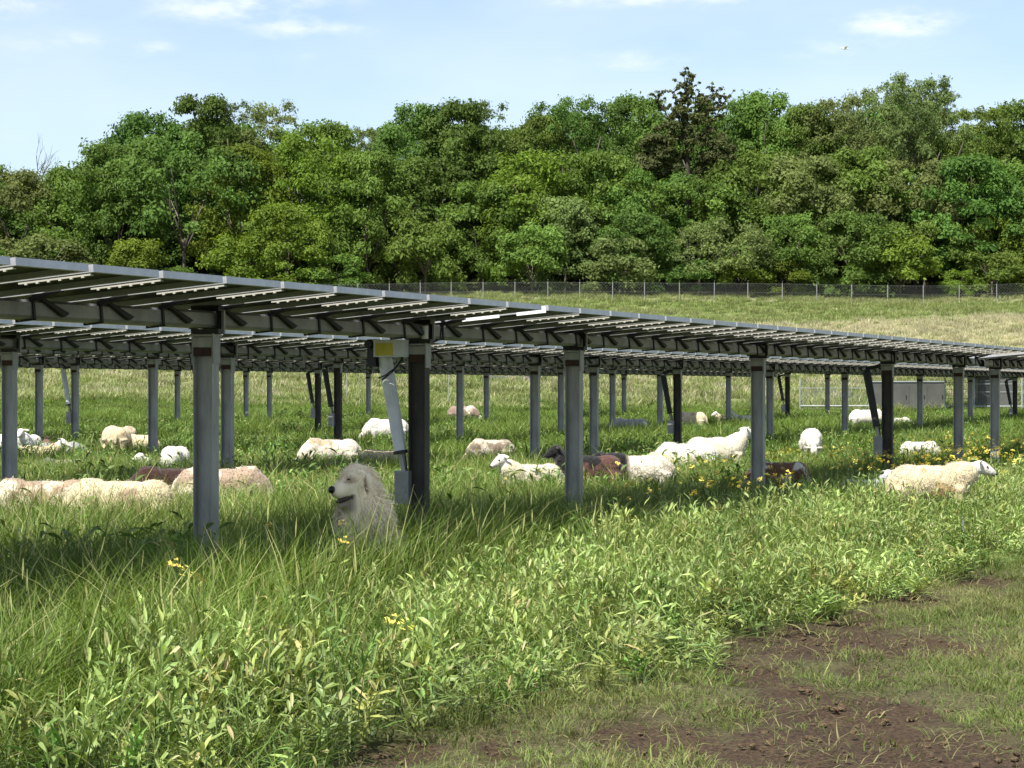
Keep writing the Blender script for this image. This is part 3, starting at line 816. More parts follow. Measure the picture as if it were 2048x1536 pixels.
for k in range(34):       # trees deeper in the wood, seen only through gaps
    px = -220 + k * 76 + trg2.normal() * 14
    sky_y = np.interp(px, [-200, 130, 215, 290, 400, 560, 640, 765, 820, 1000, 1150, 1300, 1530, 1610, 1680, 1800, 1900, 1915, 1980, 2300], [310, 325, 255, 220, 195, 215, 242, 275, 212, 215, 195, 195, 190, 212, 200, 160, 200, 240, 215, 215])
    tree(px, sky_y + 28 + 20 * trg2.random(), 230, 262 + 8 * trg2.random(), 'dome', 1, 'dark tree deep in the wood glimpsed between nearer crowns', 'trees deep in the wood')
shr = [(-60, 480, 190, 0), (95, 470, 170, 3), (275, 478, 120, 2), (350, 530, 120, 1), (490, 470, 150, 2), (562, 552, 80, 2), (665, 505, 130, 0), (850, 440, 150, 0), 
       (1065, 450, 150, 0), (1240, 470, 150, 3), (1400, 520, 110, 1), (1480, 508, 110, 2), (1565, 512, 110, 2), (1725, 520, 110, 0), (1800, 470, 150, 2), (1920, 535, 70, 2), (1985, 500, 140, 0), ]
sh_lab = {275: 'light green feathery shrub under the wood at the left, above the near panel edge', 490: 'bright yellow green shrub between the dark gaps at the left', 562: 'small yellow shrub peeping over the near panel edge', 1480: 'leftmost of two bright small shrubs behind the fence right of centre', 1565: 'rightmost of two bright small shrubs behind the fence right of centre', 1800: 'tall bright shrub behind the fence near the right', 1920: 'smallest bright shrub hanging over the fence at the right'}
for px, yt, w, mi in shr:
    tree(px, yt, w, 224.5 + 3 * trg2.random(), 'shrub', mi, sh_lab.get(px, 'green shrub filling the shaded foot of the wood behind the fence'), G3, 'shrub', 'shrub')

for k in range(54):
    px = -230 + k * 50 + trg2.normal() * 12
    tree(px, 385 + 70 * trg2.random(), 220, 240 + 22 * trg2.random(), 'shrub', 1, 'dark undergrowth bush deep in the shade of the wood', 'undergrowth bushes inside the wood', 'shrub', 'shrub')
# bare twigs at the left edge and the half bare dark tree
def branchy(px, ytop, Y, spread, rg, label, leaves=None, n0=5, thick=.16):
    x = at(px, Y); z = gz(x, Y); H = (HZ - ytop) * Y / F + CAM_H - z
    o = empty('bare_tree' if leaves is None else 'tree', (x, Y, z)); tag(o, label, 'tree', G2)
    tips = []
    t = MB(); t.tube([(0, 0, -1), (.1, 0, H * .3), (0, .1, H * .55)], [.4, .3, .22], 0, 8); t.build('trunk', [M['dark_bark']], o, smooth_sh=True)
    b = MB()
    def grow(p, d, L, r, dep):
        q = p + d * L * .5 + rg.normal(size=3) * L * .06; e = q + (d + rg.normal(size=3) * .18) * L * .5
        b.tube([p, q, e], [r, r * .8, r * .5], 0, 5); tips.append((q, e))
        if dep > 0:
            for _ in range(3):
                dd = d + rg.normal(size=3) * .42; dd[2] = abs(dd[2]) + .25; dd /= np.linalg.norm(dd)
                grow(q + (e - q) * rg.random(), dd, L * (.5 + .3 * rg.random()), r * .5, dep - 1)
    for k in range(n0):
        dx = (k / (n0 - 1) - .5) * 2 * spread
        d = np.array([dx, rg.normal() * .2, 1.0]); top = H if abs(k - n0 // 2) == 0 else H * (.86 - .05 * rg.random())
        d0 = d / np.linalg.norm(d)
        p = np.array([0, 0, H * .5]); grow(p, d0, (top - H * .5) / d0[2] * .62, thick, 3)
    zt = max(a[:, 2].max() for a in b.v); kz = (H - H * .5) / (zt - H * .5)
    def sq(p):
        p = np.array(p, float); p[..., 2] = np.where(p[..., 2] > H * .5, H * .5 + (p[..., 2] - H * .5) * kz, p[..., 2]); p[..., :2] *= max(kz, .55); return p
    b.v = [sq(a) for a in b.v]; tips = [(sq(q), sq(e)) for q, e in tips]
    b.build('branches', [M['dark_bark']], o)
    if leaves:
        cs, rs = [], []
        for q, e in tips:
            for a in (.1, .5, 1.0): cs.append(q + (e - q) * a); rs.append(.14 + .20 * rg.random())
        for _ in range(44):
            th = rg.random() * 6.28; zz = H * (.35 + .35 * rg.random()); rr = H * .17 * rg.random() ** .5
            cs.append(np.array([math.cos(th) * rr, math.sin(th) * rr, zz])); rs.append(.45 + .5 * rg.random())
        link('crown', leaf_cloud('crown', cs, rs, leaves, .20, rg, TREE_MATS[1]), o)
    return o
branchy(72, 266, 243, .55, np.random.default_rng(3), 'leafless twiggy top standing clear above the trees at the left edge', None, 6, .17)
def ragged(px, Y, spikes, mass, rg, label):
    x = at(px, Y); z = gz(x, Y); P = lambda a, b: np.array((at(a, Y) - x, rg.normal() * .25, CAM_H + (HZ - b) * Y / F - z))
    o = empty('tree', (x, Y, z)); tag(o, label, 'tree', G2)
    t = MB(); t.tube([(0, 0, -1), (.1, 0, 4.), P(px, 340), P(px - 3, 270)], [.42, .36, .26, .18], 0, 8); t.build('trunk', [M['dark_bark']], o, smooth_sh=True)
    b = MB(); cs, rs = [], []
    for a, c, a0, c0 in spikes:
        p0, p1 = P(a0, c0), P(a, c); n = 7; q = [p0]
        for k in range(1, n + 1):
            q.append(p0 + (p1 - p0) * k / n + rg.normal(size=3) * np.array((.16, .16, .05)) * (k < n))
        b.tube(q, list(np.linspace(.15, .04, n + 1)), 0, 5)
        for k in range(2, n + 1):
            for _ in range(4):
                d = rg.normal(size=3) * np.array((.42, .42, .3)) + np.array((0, 0, .38)); e = q[k] + d
                b.tube([q[k], q[k] + d * .6, e], [.05, .035, .015], 0, 4); cs += [e, q[k] + d * .5]; rs += [.13 + .16 * rg.random(), .12 + .1 * rg.random()]
    b.build('branches', [M['dark_bark']], o)
    for _ in range(170):
        a = mass[0] + (mass[1] - mass[0]) * rg.random(); f = abs(a - (mass[0] + mass[1]) / 2) / (mass[1] - mass[0]) * 2
        c = mass[2] + (mass[3] - mass[2]) * (f * .5 + (1 - f * .5) * rg.random()); q = P(a, c); q[1] += rg.normal() * .9
        cs.append(q); rs.append(.28 + .42 * rg.random())
    link('crown', leaf_cloud('crown', cs, rs, 34, .17, rg, M['dark_leaf']), o)
M['dark_leaf'] = leaf_mat('tree_leaves_dull', (.058, .072, .026), (.105, .130, .048), (.09, .08, .035), .2, .3, .6, .6, .05, .1)
ragged(1376, 239.5, [(1368, 150, 1372, 290), (1384, 154, 1374, 230), (1348, 184, 1366, 280), (1402, 198, 1380, 280), (1426, 184, 1388, 270), (1452, 200, 1395, 280), (1318, 196, 1360, 290)], (1285, 1462, 205, 370), np.random.default_rng(21), 'dark half bare tree with upright ragged branches above the wood right of centre')

# ------------------------------------------------------------------ grass, weeds and flowers
def blade_set(rg, n, h, spread, w, bend, dry=.0, heads=0.0, segs=3, tipcol=1.0):
    """a tuft of n tapering bent blades -> verts, faces, colours"""
    V, Fq, Cc = [], [], []
    k = 0
    for i in range(n):
        th = rg.random() * 6.283; r = spread * math.sqrt(rg.random()); b = np.array([math.cos(th) * r, math.sin(th) * r, 0])
        ph = th + rg.normal() * .9; hh = h * (.55 + .55 * rg.random()); bd = bend * (.3 + 1.2 * rg.random())
        d = np.array([math.cos(ph), math.sin(ph), 0]); sd = np.array([-math.sin(ph + rg.normal() * .7), math.cos(ph + rg.normal() * .7), 0])
        ww = w * (.6 + .8 * rg.random()); dr = 1.0 if rg.random() < dry else 0.0; rn = rg.random()
        curl = rg.normal() * .55; wv = rg.normal(size=2) * .035 * hh; wf = 4 + 4 * rg.random()
        for s in range(segs + 1):
            t = s / segs
            p = b + d * hh * bd * t ** 1.8 + np.array([0, 0, hh * (t - .32 * bd * t * t)]) + sd * curl * hh * .25 * t * t + np.array([wv[0], wv[1], 0]) * math.sin(wf * t) * t
            wd = ww * (1 - t ** 1.5 * .94)
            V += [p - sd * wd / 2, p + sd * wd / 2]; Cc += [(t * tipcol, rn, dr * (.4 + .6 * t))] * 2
            if s: Fq.append((k + 2 * s - 2, k + 2 * s - 1, k + 2 * s + 1, k + 2 * s))
        k += 2 * (segs + 1)
        if rg.random() < heads:      # seed head
            p = V[-1]
            for a in range(2):
                e = np.array([math.cos(a * 1.57), math.sin(a * 1.57), 0]) * .0045
                V += [p - e * .3, p + e * .3, p + e + np.array([0, 0, .05]), p - e + np.array([0, 0, .05]), p + np.array([0, 0, .10]), p + np.array([.002, 0, .10])]
                Cc += [(1, rn, .85)] * 6
                Fq += [(k, k + 1, k + 2, k + 3), (k + 3, k + 2, k + 5, k + 4)]; k += 6
    return np.array(V), np.array(Fq), np.array(Cc)
def proto(name, vfc, m):
    v, f, c = vfc
    return bpy.data.objects.new(name, mesh_np(name, v, f, [m], None, False, c))

def leaf_plant(rg, h, nl, ll, lw, stems=3, flower=False):
    """broad-leaved weed: stems with lance-shaped folded leaves in whorls"""
    V, Fq, Cc = [], [], []
    def leaf(p, d, L, w, t, rn, dr):
        k = len(V); d = d / np.linalg.norm(d); side = np.cross(d, [0, 0, 1.0]); side /= np.linalg.norm(side) + 1e-9
        side = side * math.cos(.4) + np.array([0, 0, 1]) * rg.normal() * .35; up = np.cross(side, d)
        tw = rg.normal() * .5
        for s, (a, ww) in enumerate(((0, .18), (.25, .8), (.5, 1.0), (.75, .66), (1.0, .04))):
            q = p + d * L * a + np.array([0, 0, -1.0]) * L * .35 * a * a * rg.uniform(.6, 1.2)
            sd = side * math.cos(tw * a) + up * math.sin(tw * a)
            V.extend([q - sd * w * ww / 2 + up * w * .12 * ww, q, q + sd * w * ww / 2 + up * w * .12 * ww])
            Cc.extend([(t, rn, dr)] * 3)
            if s:
                o = k + 3 * s
                Fq.extend([(o - 3, o - 2, o + 1, o), (o - 2, o - 1, o + 2, o + 1)])
    for s in range(stems):
        th = rg.random() * 6.283; lean = .12 + .22 * rg.random()
        base = np.array([math.cos(th), math.sin(th), 0]) * .05 * rg.random(); hh = h * (.6 + .5 * rg.random())
        top = base + np.array([math.cos(th) * lean * hh, math.sin(th) * lean * hh, hh])
        k = len(V); sd = np.array([-math.sin(th), math.cos(th), 0]) * .004
        V.extend([base - sd, base + sd, top + sd * .5, top - sd * .5]); Cc.extend([(.5, .5, .05)] * 4); Fq.append((k, k + 1, k + 2, k + 3))
        n = nl // stems
        for i in range(n):
            t = .12 + .88 * (i + rg.random()) / n; p = base + (top - base) * t
            ph = i * 2.4 + rg.random() * .8; el = .25 + .85 * rg.random() + .30 * t
            d = np.array([math.cos(ph) * math.cos(el), math.sin(ph) * math.cos(el), math.sin(el)])
            leaf(p, d, ll * (1.15 - .45 * t) * (.7 + .6 * rg.random()), lw * (.65 + .45 * rg.random()), .35 + .65 * t * rg.random() + .1, rg.random(), 1.0 if rg.random() < .03 else .0)
    return np.array(V), np.array(Fq), np.array(Cc)

def flower_head(rg, n=9):
    """flat-topped spray of small yellow florets on thin stalks; colour attribute used by the petals"""
    V, Fq, Cc = [], [], []
    for i in range(n):
        th = rg.random() * 6.283; r = .055 * math.sqrt(rg.random()); c = np.array([math.cos(th) * r, math.sin(th) * r, rg.normal() * .018])
        for a in range(5):
            ph = a * 1.257 + rg.random(); e = np.array([math.cos(ph), math.sin(ph), .25]); s = np.array([-math.sin(ph), math.cos(ph), 0]); k = len(V); L = .016 + .008 * rg.random()
            V.extend([c, c + e * L * .6 - s * L * .35, c + e * L, c + e * L * .6 + s * L * .35]); Cc.extend([(rg.random(), rg.random(), .7 if rg.random() < .12 else 0)] * 4); Fq.append((k, k + 1, k + 2, k + 3))
    return np.array(V), np.array(Fq), np.array(Cc)

def scatter(name, P, rot, scl, which, protos, label):
    """one ground-cover object: a mesh of points that carries the clumps as geometry-node instances"""
    me = bpy.data.meshes.new(name)
    me.vertices.add(len(P)); me.vertices.foreach_set("co", np.asarray(P, np.float32).ravel())
    for nm, ty, arr in (('rot', 'FLOAT_VECTOR', rot), ('scl', 'FLOAT_VECTOR', scl), ('idx', 'INT', which)):
        a = me.attributes.new(nm, ty, 'POINT')
        a.data.foreach_set('vector' if ty == 'FLOAT_VECTOR' else 'value', np.asarray(arr, np.int32 if ty == 'INT' else np.float32).ravel())
    o = link(name, me); tag(o, label, None, None, 'stuff')
    ng = bpy.data.node_groups.new(name, 'GeometryNodeTree')
    ng.interface.new_socket('Geometry', in_out='INPUT', socket_type='NodeSocketGeometry')
    ng.interface.new_socket('Geometry', in_out='OUTPUT', socket_type='NodeSocketGeometry')
    n, l = ng.nodes, ng.links
    gi, go = n.new('NodeGroupInput'), n.new('NodeGroupOutput')
    ip = n.new('GeometryNodeInstanceOnPoints'); jn = n.new('GeometryNodeJoinGeometry')
    for p in reversed(protos):
        oi = n.new('GeometryNodeObjectInfo'); oi.inputs['Object'].default_value = p; oi.inputs['As Instance'].default_value = True
        l.new(oi.outputs['Geometry'], jn.inputs[0])
    def attr(nm, ty):
        a = n.new('GeometryNodeInputNamedAttribute'); a.data_type = ty; a.inputs['Name'].default_value = nm
        return a.outputs['Attribute']
    e2r = n.new('FunctionNodeEulerToRotation')
    l.new(attr('rot', 'FLOAT_VECTOR'), e2r.inputs[0])
    l.new(gi.outputs[0], ip.inputs['Points']); l.new(jn.outputs[0], ip.inputs['Instance'])
    ip.inputs['Pick Instance'].default_value = True
    l.new(attr('idx', 'INT'), ip.inputs['Instance Index']); l.new(e2r.outputs[0], ip.inputs['Rotation']); l.new(attr('scl', 'FLOAT_VECTOR'), ip.inputs['Scale'])
    l.new(ip.outputs[0], go.inputs[0])
    md = o.modifiers.new('scatter', 'NODES'); md.node_group = ng
    return o

def spread_pts(n, y0, y1, rg, margin=1.25, pw=1.0):
    """points in the strip of ground the camera sees, uniform per area, a bit wider than the view"""
    y = np.sqrt(y0 ** 2 + (y1 ** 2 - y0 ** 2) * rg.random(n)) if pw == 1.0 else y0 * (y1 / y0) ** rg.random(n)
    x = (rg.random(n) * 2 - 1) * (.225 * margin * y + .8)
    return x, y
def rots(n, rg, lean=.12):
    return np.stack([rg.normal(size=n) * lean, rg.normal(size=n) * lean, rg.random(n) * 6.283], 1)
def uni(n, rg, a, b, zs=None):
    s = a + (b - a) * rg.random(n); return np.stack([s, s, s * (zs if zs is not None else 1)], 1)
def weed_edge(x, y):
    s = Sof(x, y); return np.clip(5.4 + (s - 8.7) * .19, 5.2, 7.7)
def posn(x, y, dz=0): return np.stack([x, y, ground(x, y) + dz], 1)
grg = np.random.default_rng(77)
def edge_of(x, y):
    return Dof(x, y) + (vnoise(np.stack([x, y], 1), .8, 11, 2) - .5) * 1.2

# tall meadow grass under and around the panels
P_T = [proto('tall_tuft', blade_set(grg, 36, .58, .17, .0080, .70, .06, .012, 4), M['grass']) for _ in range(5)]
n = 15000
x, y = spread_pts(n, 8.5, 34, grg)
pxy = np.stack([x, y], 1)
keep = (Dof(x, y) > weed_edge(x, y) + (vnoise(pxy, 1.2, 51, 2) - .5) * 1.6)
hvar0 = 1 + .42 * np.exp(-((x - at(720, 14.6)) ** 2 + (y - 14.6) ** 2) / .55)
hvar = (.74 + .55 * vnoise(pxy, .55, 61, 2)) * (1 - .18 * smooth(17, 26, y)) * hvar0
x, y, hv = x[keep], y[keep], hvar[keep]
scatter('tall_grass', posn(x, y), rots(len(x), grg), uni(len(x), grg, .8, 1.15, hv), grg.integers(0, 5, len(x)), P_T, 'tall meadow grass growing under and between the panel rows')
# mid distance pasture
P_M = [proto('pasture_tuft', blade_set(grg, 42, .52, .30, .017, .6, .04, .0, 2), M['grass']) for _ in range(4)]
n = 15000
x, y = spread_pts(n, 32, 108, grg, 1.2)
pxy = np.stack([x, y], 1)
hv = .36 + .74 * vnoise(pxy, .35, 63, 2)
hv = hv * (1 - .55 * smooth(80, 104, y))
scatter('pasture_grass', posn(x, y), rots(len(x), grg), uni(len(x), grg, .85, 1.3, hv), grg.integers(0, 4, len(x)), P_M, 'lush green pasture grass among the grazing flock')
# slope beyond the panels
P_F = [proto('slope_tuft', blade_set(grg, 40, .42, .42, .035, .6, .12, .0, 2), M['far_grass']) for _ in range(3)]
n = 17000
x, y = spread_pts(n, 100, 229, grg, 1.15)
pxy = np.stack([x, y], 1)
yb = y + (vnoise(pxy, .03, 41, 3) - .5) * 26
dryz = smooth(152, 166, yb) * (1 - smooth(190, 197, yb))
k = grg.random(n) > dryz * .82
x2, y2 = x[k], y[k]
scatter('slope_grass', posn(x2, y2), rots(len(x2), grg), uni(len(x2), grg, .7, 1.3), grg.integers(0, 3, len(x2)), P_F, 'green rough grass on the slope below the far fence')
P_S = [proto('straw_tuft', blade_set(grg, 40, .45, .42, .035, .5, .3, .0, 2), M['straw']) for _ in range(3)]
k = (grg.random(n) < dryz * .9 + .28 * smooth(100, 116, yb) * (1 - smooth(134, 150, yb)))
x2, y2 = x[k], y[k]
scatter('dry_grass', posn(x2, y2), rots(len(x2), grg), uni(len(x2), grg, .7, 1.25), grg.integers(0, 3, len(x2)), P_S, 'band of pale dry grass across the slope')
# undergrowth along the fence foot
# broad-leaved weeds along the track
P_W = [proto('weed', leaf_plant(grg, .40, 40, .140, .021, 4), m_) for m_ in (M['weed'], M['weed'], M['weed_gold'])] + [proto('weed_b', leaf_plant(grg, .36, 30, .170, .024, 3), m_) for m_ in (M['weed'], M['weed_dark'])] + [proto('weed_c', leaf_plant(grg, .46, 42, .130, .014, 5), m_) for m_ in (M['weed'], M['weed_dark'])]
n = 17000
x, y = spread_pts(n, 7.6, 34, grg, 1.3)
pxy = np.stack([x, y], 1)
e = edge_of(x, y)
we = weed_edge(x, y)
den = smooth(3.45, 3.95, e) * (1 - smooth(we - .3, we + .9, Dof(x, y) + (vnoise(pxy, 1.2, 51, 2) - .5) * 1.6))
den = den * (.25 + 1.0 * vnoise(pxy, 1.6, 71, 2))
keep = grg.random(n) < den
hv = (.55 + .6 * vnoise(pxy, .9, 73, 2)) * (.45 + .55 * smooth(3.5, 4.8, e))
x, y, hv = x[keep], y[keep], hv[keep]
scatter('broadleaf_weeds', posn(x, y), rots(len(x), grg, .16), uni(len(x), grg, .62, 1.12, hv * 1.12), grg.integers(0, 7, len(x)), P_W, 'pale green broad-leaved weeds filling the strip beside the track')
# coarse dark weeds in clumps through the pasture
n = 7000
x, y = spread_pts(n, 11, 88, grg, 1.2, 2.0)
pxy = np.stack([x, y], 1)
keep = (Dof(x, y) > weed_edge(x, y) + .6) & (np.hypot((x - at(716, 14.6)) * 1.6, y - 14.6) > 1.5) & (grg.random(n) < smooth(.46, .62, vnoise(pxy, .42, 67, 3)))
x, y = x[keep], y[keep]
scatter('coarse_weeds', posn(x, y), rots(len(x), grg, .15), uni(len(x), grg, .9, 1.4, 1.0) * (.84 + .26 * vnoise(np.stack([x, y], 1), .3, 69, 2))[:, None], grg.integers(0, 3, len(x)), [proto('coarse_weed', leaf_plant(grg, .42, 44, .150, .026, 6), M['weed_dark']) for _ in range(3)], 'clumps of coarse dark weeds standing in the pasture grass')
# grass mixed among the weeds
P_G = [proto('weed_grass', blade_set(grg, 32, .42, .13, .0058, .8, .14, .01), M['grass']) for _ in range(4)]
n = 15000
x, y = spread_pts(n, 7.6, 32, grg, 1.3)
pxy = np.stack([x, y], 1)
e = edge_of(x, y); we = weed_edge(x, y)
den = smooth(3.5, 4.2, e) * (1 - smooth(we + .2, we + 1.2, Dof(x, y))) * (.12 + .55 * vnoise(pxy, 1.3, 81, 2))
keep = grg.random(n) < den
hv = (.6 + .6 * vnoise(pxy, .9, 83, 2)) * (.35 + .65 * smooth(3.6, 4.9, e))
x, y, hv = x[keep], y[keep], hv[keep]
scatter('verge_grass', posn(x, y), rots(len(x), grg, .16), uni(len(x), grg, .8, 1.2, hv), grg.integers(0, 4, len(x)), P_G, 'fine grass mixed among the weeds beside the track')
# short turf on the track
P_H = [proto('turf_tuft', blade_set(grg, 34, .062, .11, .0042, 1.1, .22, .0, 2), M['short']) for _ in range(4)]
n = 46000
x, y = spread_pts(n, 6.8, 30, grg, 1.35)
pxy = np.stack([x, y], 1)
e = edge_of(x, y)
sm2 = soil_mask(x, y)
den = (1 - smooth(4.3, 5.0, e)) * np.clip(1.0 - 1.6 * sm2, .012, 1)
keep = grg.random(n) < den
hv = (.5 + 1.0 * vnoise(pxy, 1.5, 91, 2))
x, y, hv = x[keep], y[keep], hv[keep]
scatter('short_turf', posn(x, y, -.01), rots(len(x), grg, .2), uni(len(x), grg, .7, 1.3, hv), grg.integers(0, 4, len(x)), P_H, 'short worn turf and dead thatch on the track')
# clods and bits of dead stalk on the bare soil
def clod(rg):
    m = MB(); m.ell((0, 0, 0), (1, .8, .55), None, 0, 7, 5); v = np.concatenate(m.v); v = v * (1 + .35 * rg.normal(size=(len(v), 1)) * .5)
    return mesh_np('clod', v, [np.array(m.f4), np.array(m.f3)], [M['soil']], None, False)
M['soil'] = noisy(mat('soil_clod', (.08, .06, .04), .95, 0, .1), (.035, .024, .015), (.14, .098, .060), 3)
P_C = [bpy.data.objects.new('clod', clod(grg)) for _ in range(4)]
P_D = [proto('dead_stalks', blade_set(grg, 9, .055, .08, .004, 1.9, .6, .0, 2), M['short']) for _ in range(3)]
n = 30000
x, y = spread_pts(n, 6.8, 26, grg, 1.3)
e = edge_of(x, y); sm2 = soil_mask(x, y)
keep = grg.random(n) < (1 - smooth(4.2, 4.8, e)) * np.clip(sm2, .10, 1)
x, y = x[keep], y[keep]; n = len(x)
ty = grg.integers(0, 7, n); sc = np.where(ty < 4, .004 + .020 * grg.random(n) ** 3.5, .6 + .7 * grg.random(n))
scatter('clods_and_thatch', posn(x, y, -.02), rots(n, grg, .25), np.stack([sc, sc, sc], 1), ty, P_C + P_D, 'loose soil clods and dead stalks on the bare patches of the track')
# yellow wild flowers in the mass
P_Y = [proto('flower_spray', flower_head(grg, 10), M['flower']) for _ in range(4)]
n = 16000
x, y = spread_pts(n, 9, 42, grg, 1.15)
pxy = np.stack([x, y], 1); s_ = Sof(x, y); D_ = Dof(x, y)
den = (.02 + .5 * smooth(13, 19, s_)) * smooth(5.0, 6.4, D_) * (1 - smooth(7.6, 10.0, D_)) * smooth(.38, .72, vnoise(pxy, .5, 101, 3))
den += .5 * smooth(24, 28, s_) * smooth(4.3, 5.6, D_) * (1 - smooth(8.5, 10.5, D_)) * smooth(.4, .6, vnoise(pxy, .8, 101, 2))
keep = grg.random(n) < den
x, y = x[keep], y[keep]
hz = .46 + .18 * grg.random(len(x))
Pf = posn(x, y); Pf[:, 2] += hz
scatter('yellow_wildflowers', Pf, rots(len(x), grg, .3), uni(len(x), grg, .28, .60), grg.integers(0, 4, len(x)), P_Y, 'yellow wild flowers scattered through the weeds, thickest at the right')
# few single flowering plants that stand out
FL = [(372, 1128, 11.9, .50, 'yellow flowering weed standing alone in front of the big left post', 3), (688, 1082, 14.2, .48, 'small orange and yellow flower in front of the dog', 1), (1152, 942, 22.5, .70, 'tall faded yellow flower cluster against the middle post', 2), (800, 1240, 10.6, .35, 'low yellow flowers among the weeds below the dog', 2), (1320, 965, 24.5, .60, 'yellow flower head left of the dark spotted sheep', 2)]
for px, py, Y, h, lab, ns in FL:
    xx = at(px, Y); zt = CAM_H - (py - HZ) * Y / F; z0 = gz(xx, Y); hh = max(.25, zt - z0)
    o = empty('flowering_weed', (xx, Y, z0)); tag(o, lab, 'wild flower', 'single yellow flowering weeds')
    for s in range(ns):
        d = np.array([(s - ns / 2 + .5) * .06, grg.normal() * .03, 0])
        st = MB(); st.tube([(0, 0, 0), d * .5 + (0, 0, hh * .55), d + np.array((0, 0, hh * (1 - .08 * s)))], [.004, .003, .0025], 0, 5); st.build('stem', [M['weed']], o)
        fh = link('flower_head', P_Y[s % 4].data, o, tuple(d + np.array((0, 0, hh * (1 - .08 * s)))), (.5, .2, s), .62)
    link('leaves', P_W[0].data, o, (0, 0, 0), (0, 0, 1), (.8, .8, hh / .5))

# ------------------------------------------------------------------ animals
M['wool'] = mat('wool', (.7, .66, .58), .95, 0, .1)
n_, l_, b_ = nodes(M['wool'])
a_ = n_.new('ShaderNodeAttribute'); a_.attribute_name = 'coat'
t_ = n_.new('ShaderNodeTexNoise'); t_.inputs['Scale'].default_value = 38; t_.inputs['Detail'].default_value = 5
tc_ = n_.new('ShaderNodeTexCoord'); l_.new(tc_.outputs['Object'], t_.inputs[0])
r_ = n_.new('ShaderNodeMapRange'); r_.inputs[1].default_value = .25; r_.inputs[2].default_value = .75; r_.inputs[3].default_value = .72; r_.inputs[4].default_value = 1.1
l_.new(t_.outputs['Fac'], r_.inputs[0])
h_ = n_.new('ShaderNodeHueSaturation'); l_.new(a_.outputs['Color'], h_.inputs['Color']); l_.new(r_.outputs[0], h_.inputs['Value'])
l_.new(h_.outputs[0], b_.inputs['Base Color'])
bp_ = n_.new('ShaderNodeBump'); bp_.inputs['Strength'].default_value = .7; bp_.inputs['Distance'].default_value = .012
l_.new(t_.outputs['Fac'], bp_.inputs['Height']); l_.new(bp_.outputs[0], b_.inputs['Normal'])
b_.inputs['Sheen Weight'].default_value = .25
M['eye'] = mat('eye', (.012, .010, .008), .15)
M['nose'] = mat('nose', (.012, .011, .011), .4)
M['tongue'] = mat('tongue', (.30, .09, .085), .5)
M['mouth'] = mat('mouth', (.05, .022, .02), .5)
M['fur'] = mat('dog_fur', (.7, .64, .53), .9, 0, .1)
nf, lf, bf = nodes(M['fur']); af = nf.new('ShaderNodeAttribute'); af.attribute_name = 'coat'; lf.new(af.outputs['Color'], bf.inputs['Base Color'])

def fuse(mb, name, voxel, iters=6):
    """unite overlapping solids into one continuous skin"""
    me = mb.mesh(name + '_solids', [])
    o = bpy.data.objects.new(name + '_solids', me); COL.objects.link(o)
    r = o.modifiers.new('r', 'REMESH'); r.mode = 'VOXEL'; r.voxel_size = voxel
    s = o.modifiers.new('s', 'SMOOTH'); s.iterations = iters; s.factor = .5
    dg = bpy.context.evaluated_depsgraph_get(); ev = o.evaluated_get(dg)
    out = bpy.data.meshes.new_from_object(ev)
    bpy.data.objects.remove(o); bpy.data.meshes.remove(me)
    n = len(out.vertices); v = np.empty(n * 3, np.float32); out.vertices.foreach_get('co', v); v = v.reshape(n, 3)
    nr = np.empty(n * 3, np.float32); out.vertices.foreach_get('normal', nr); nr = nr.reshape(n, 3)
    f = np.array([list(p.vertices) for p in out.polygons if len(p.vertices) == 4]); f3 = np.array([list(p.vertices) for p in out.polygons if len(p.vertices) == 3])
    fs = [f] if len(f) else []
    if len(f3): fs.append(f3)
    bpy.data.meshes.remove(out)
    return v, nr, fs

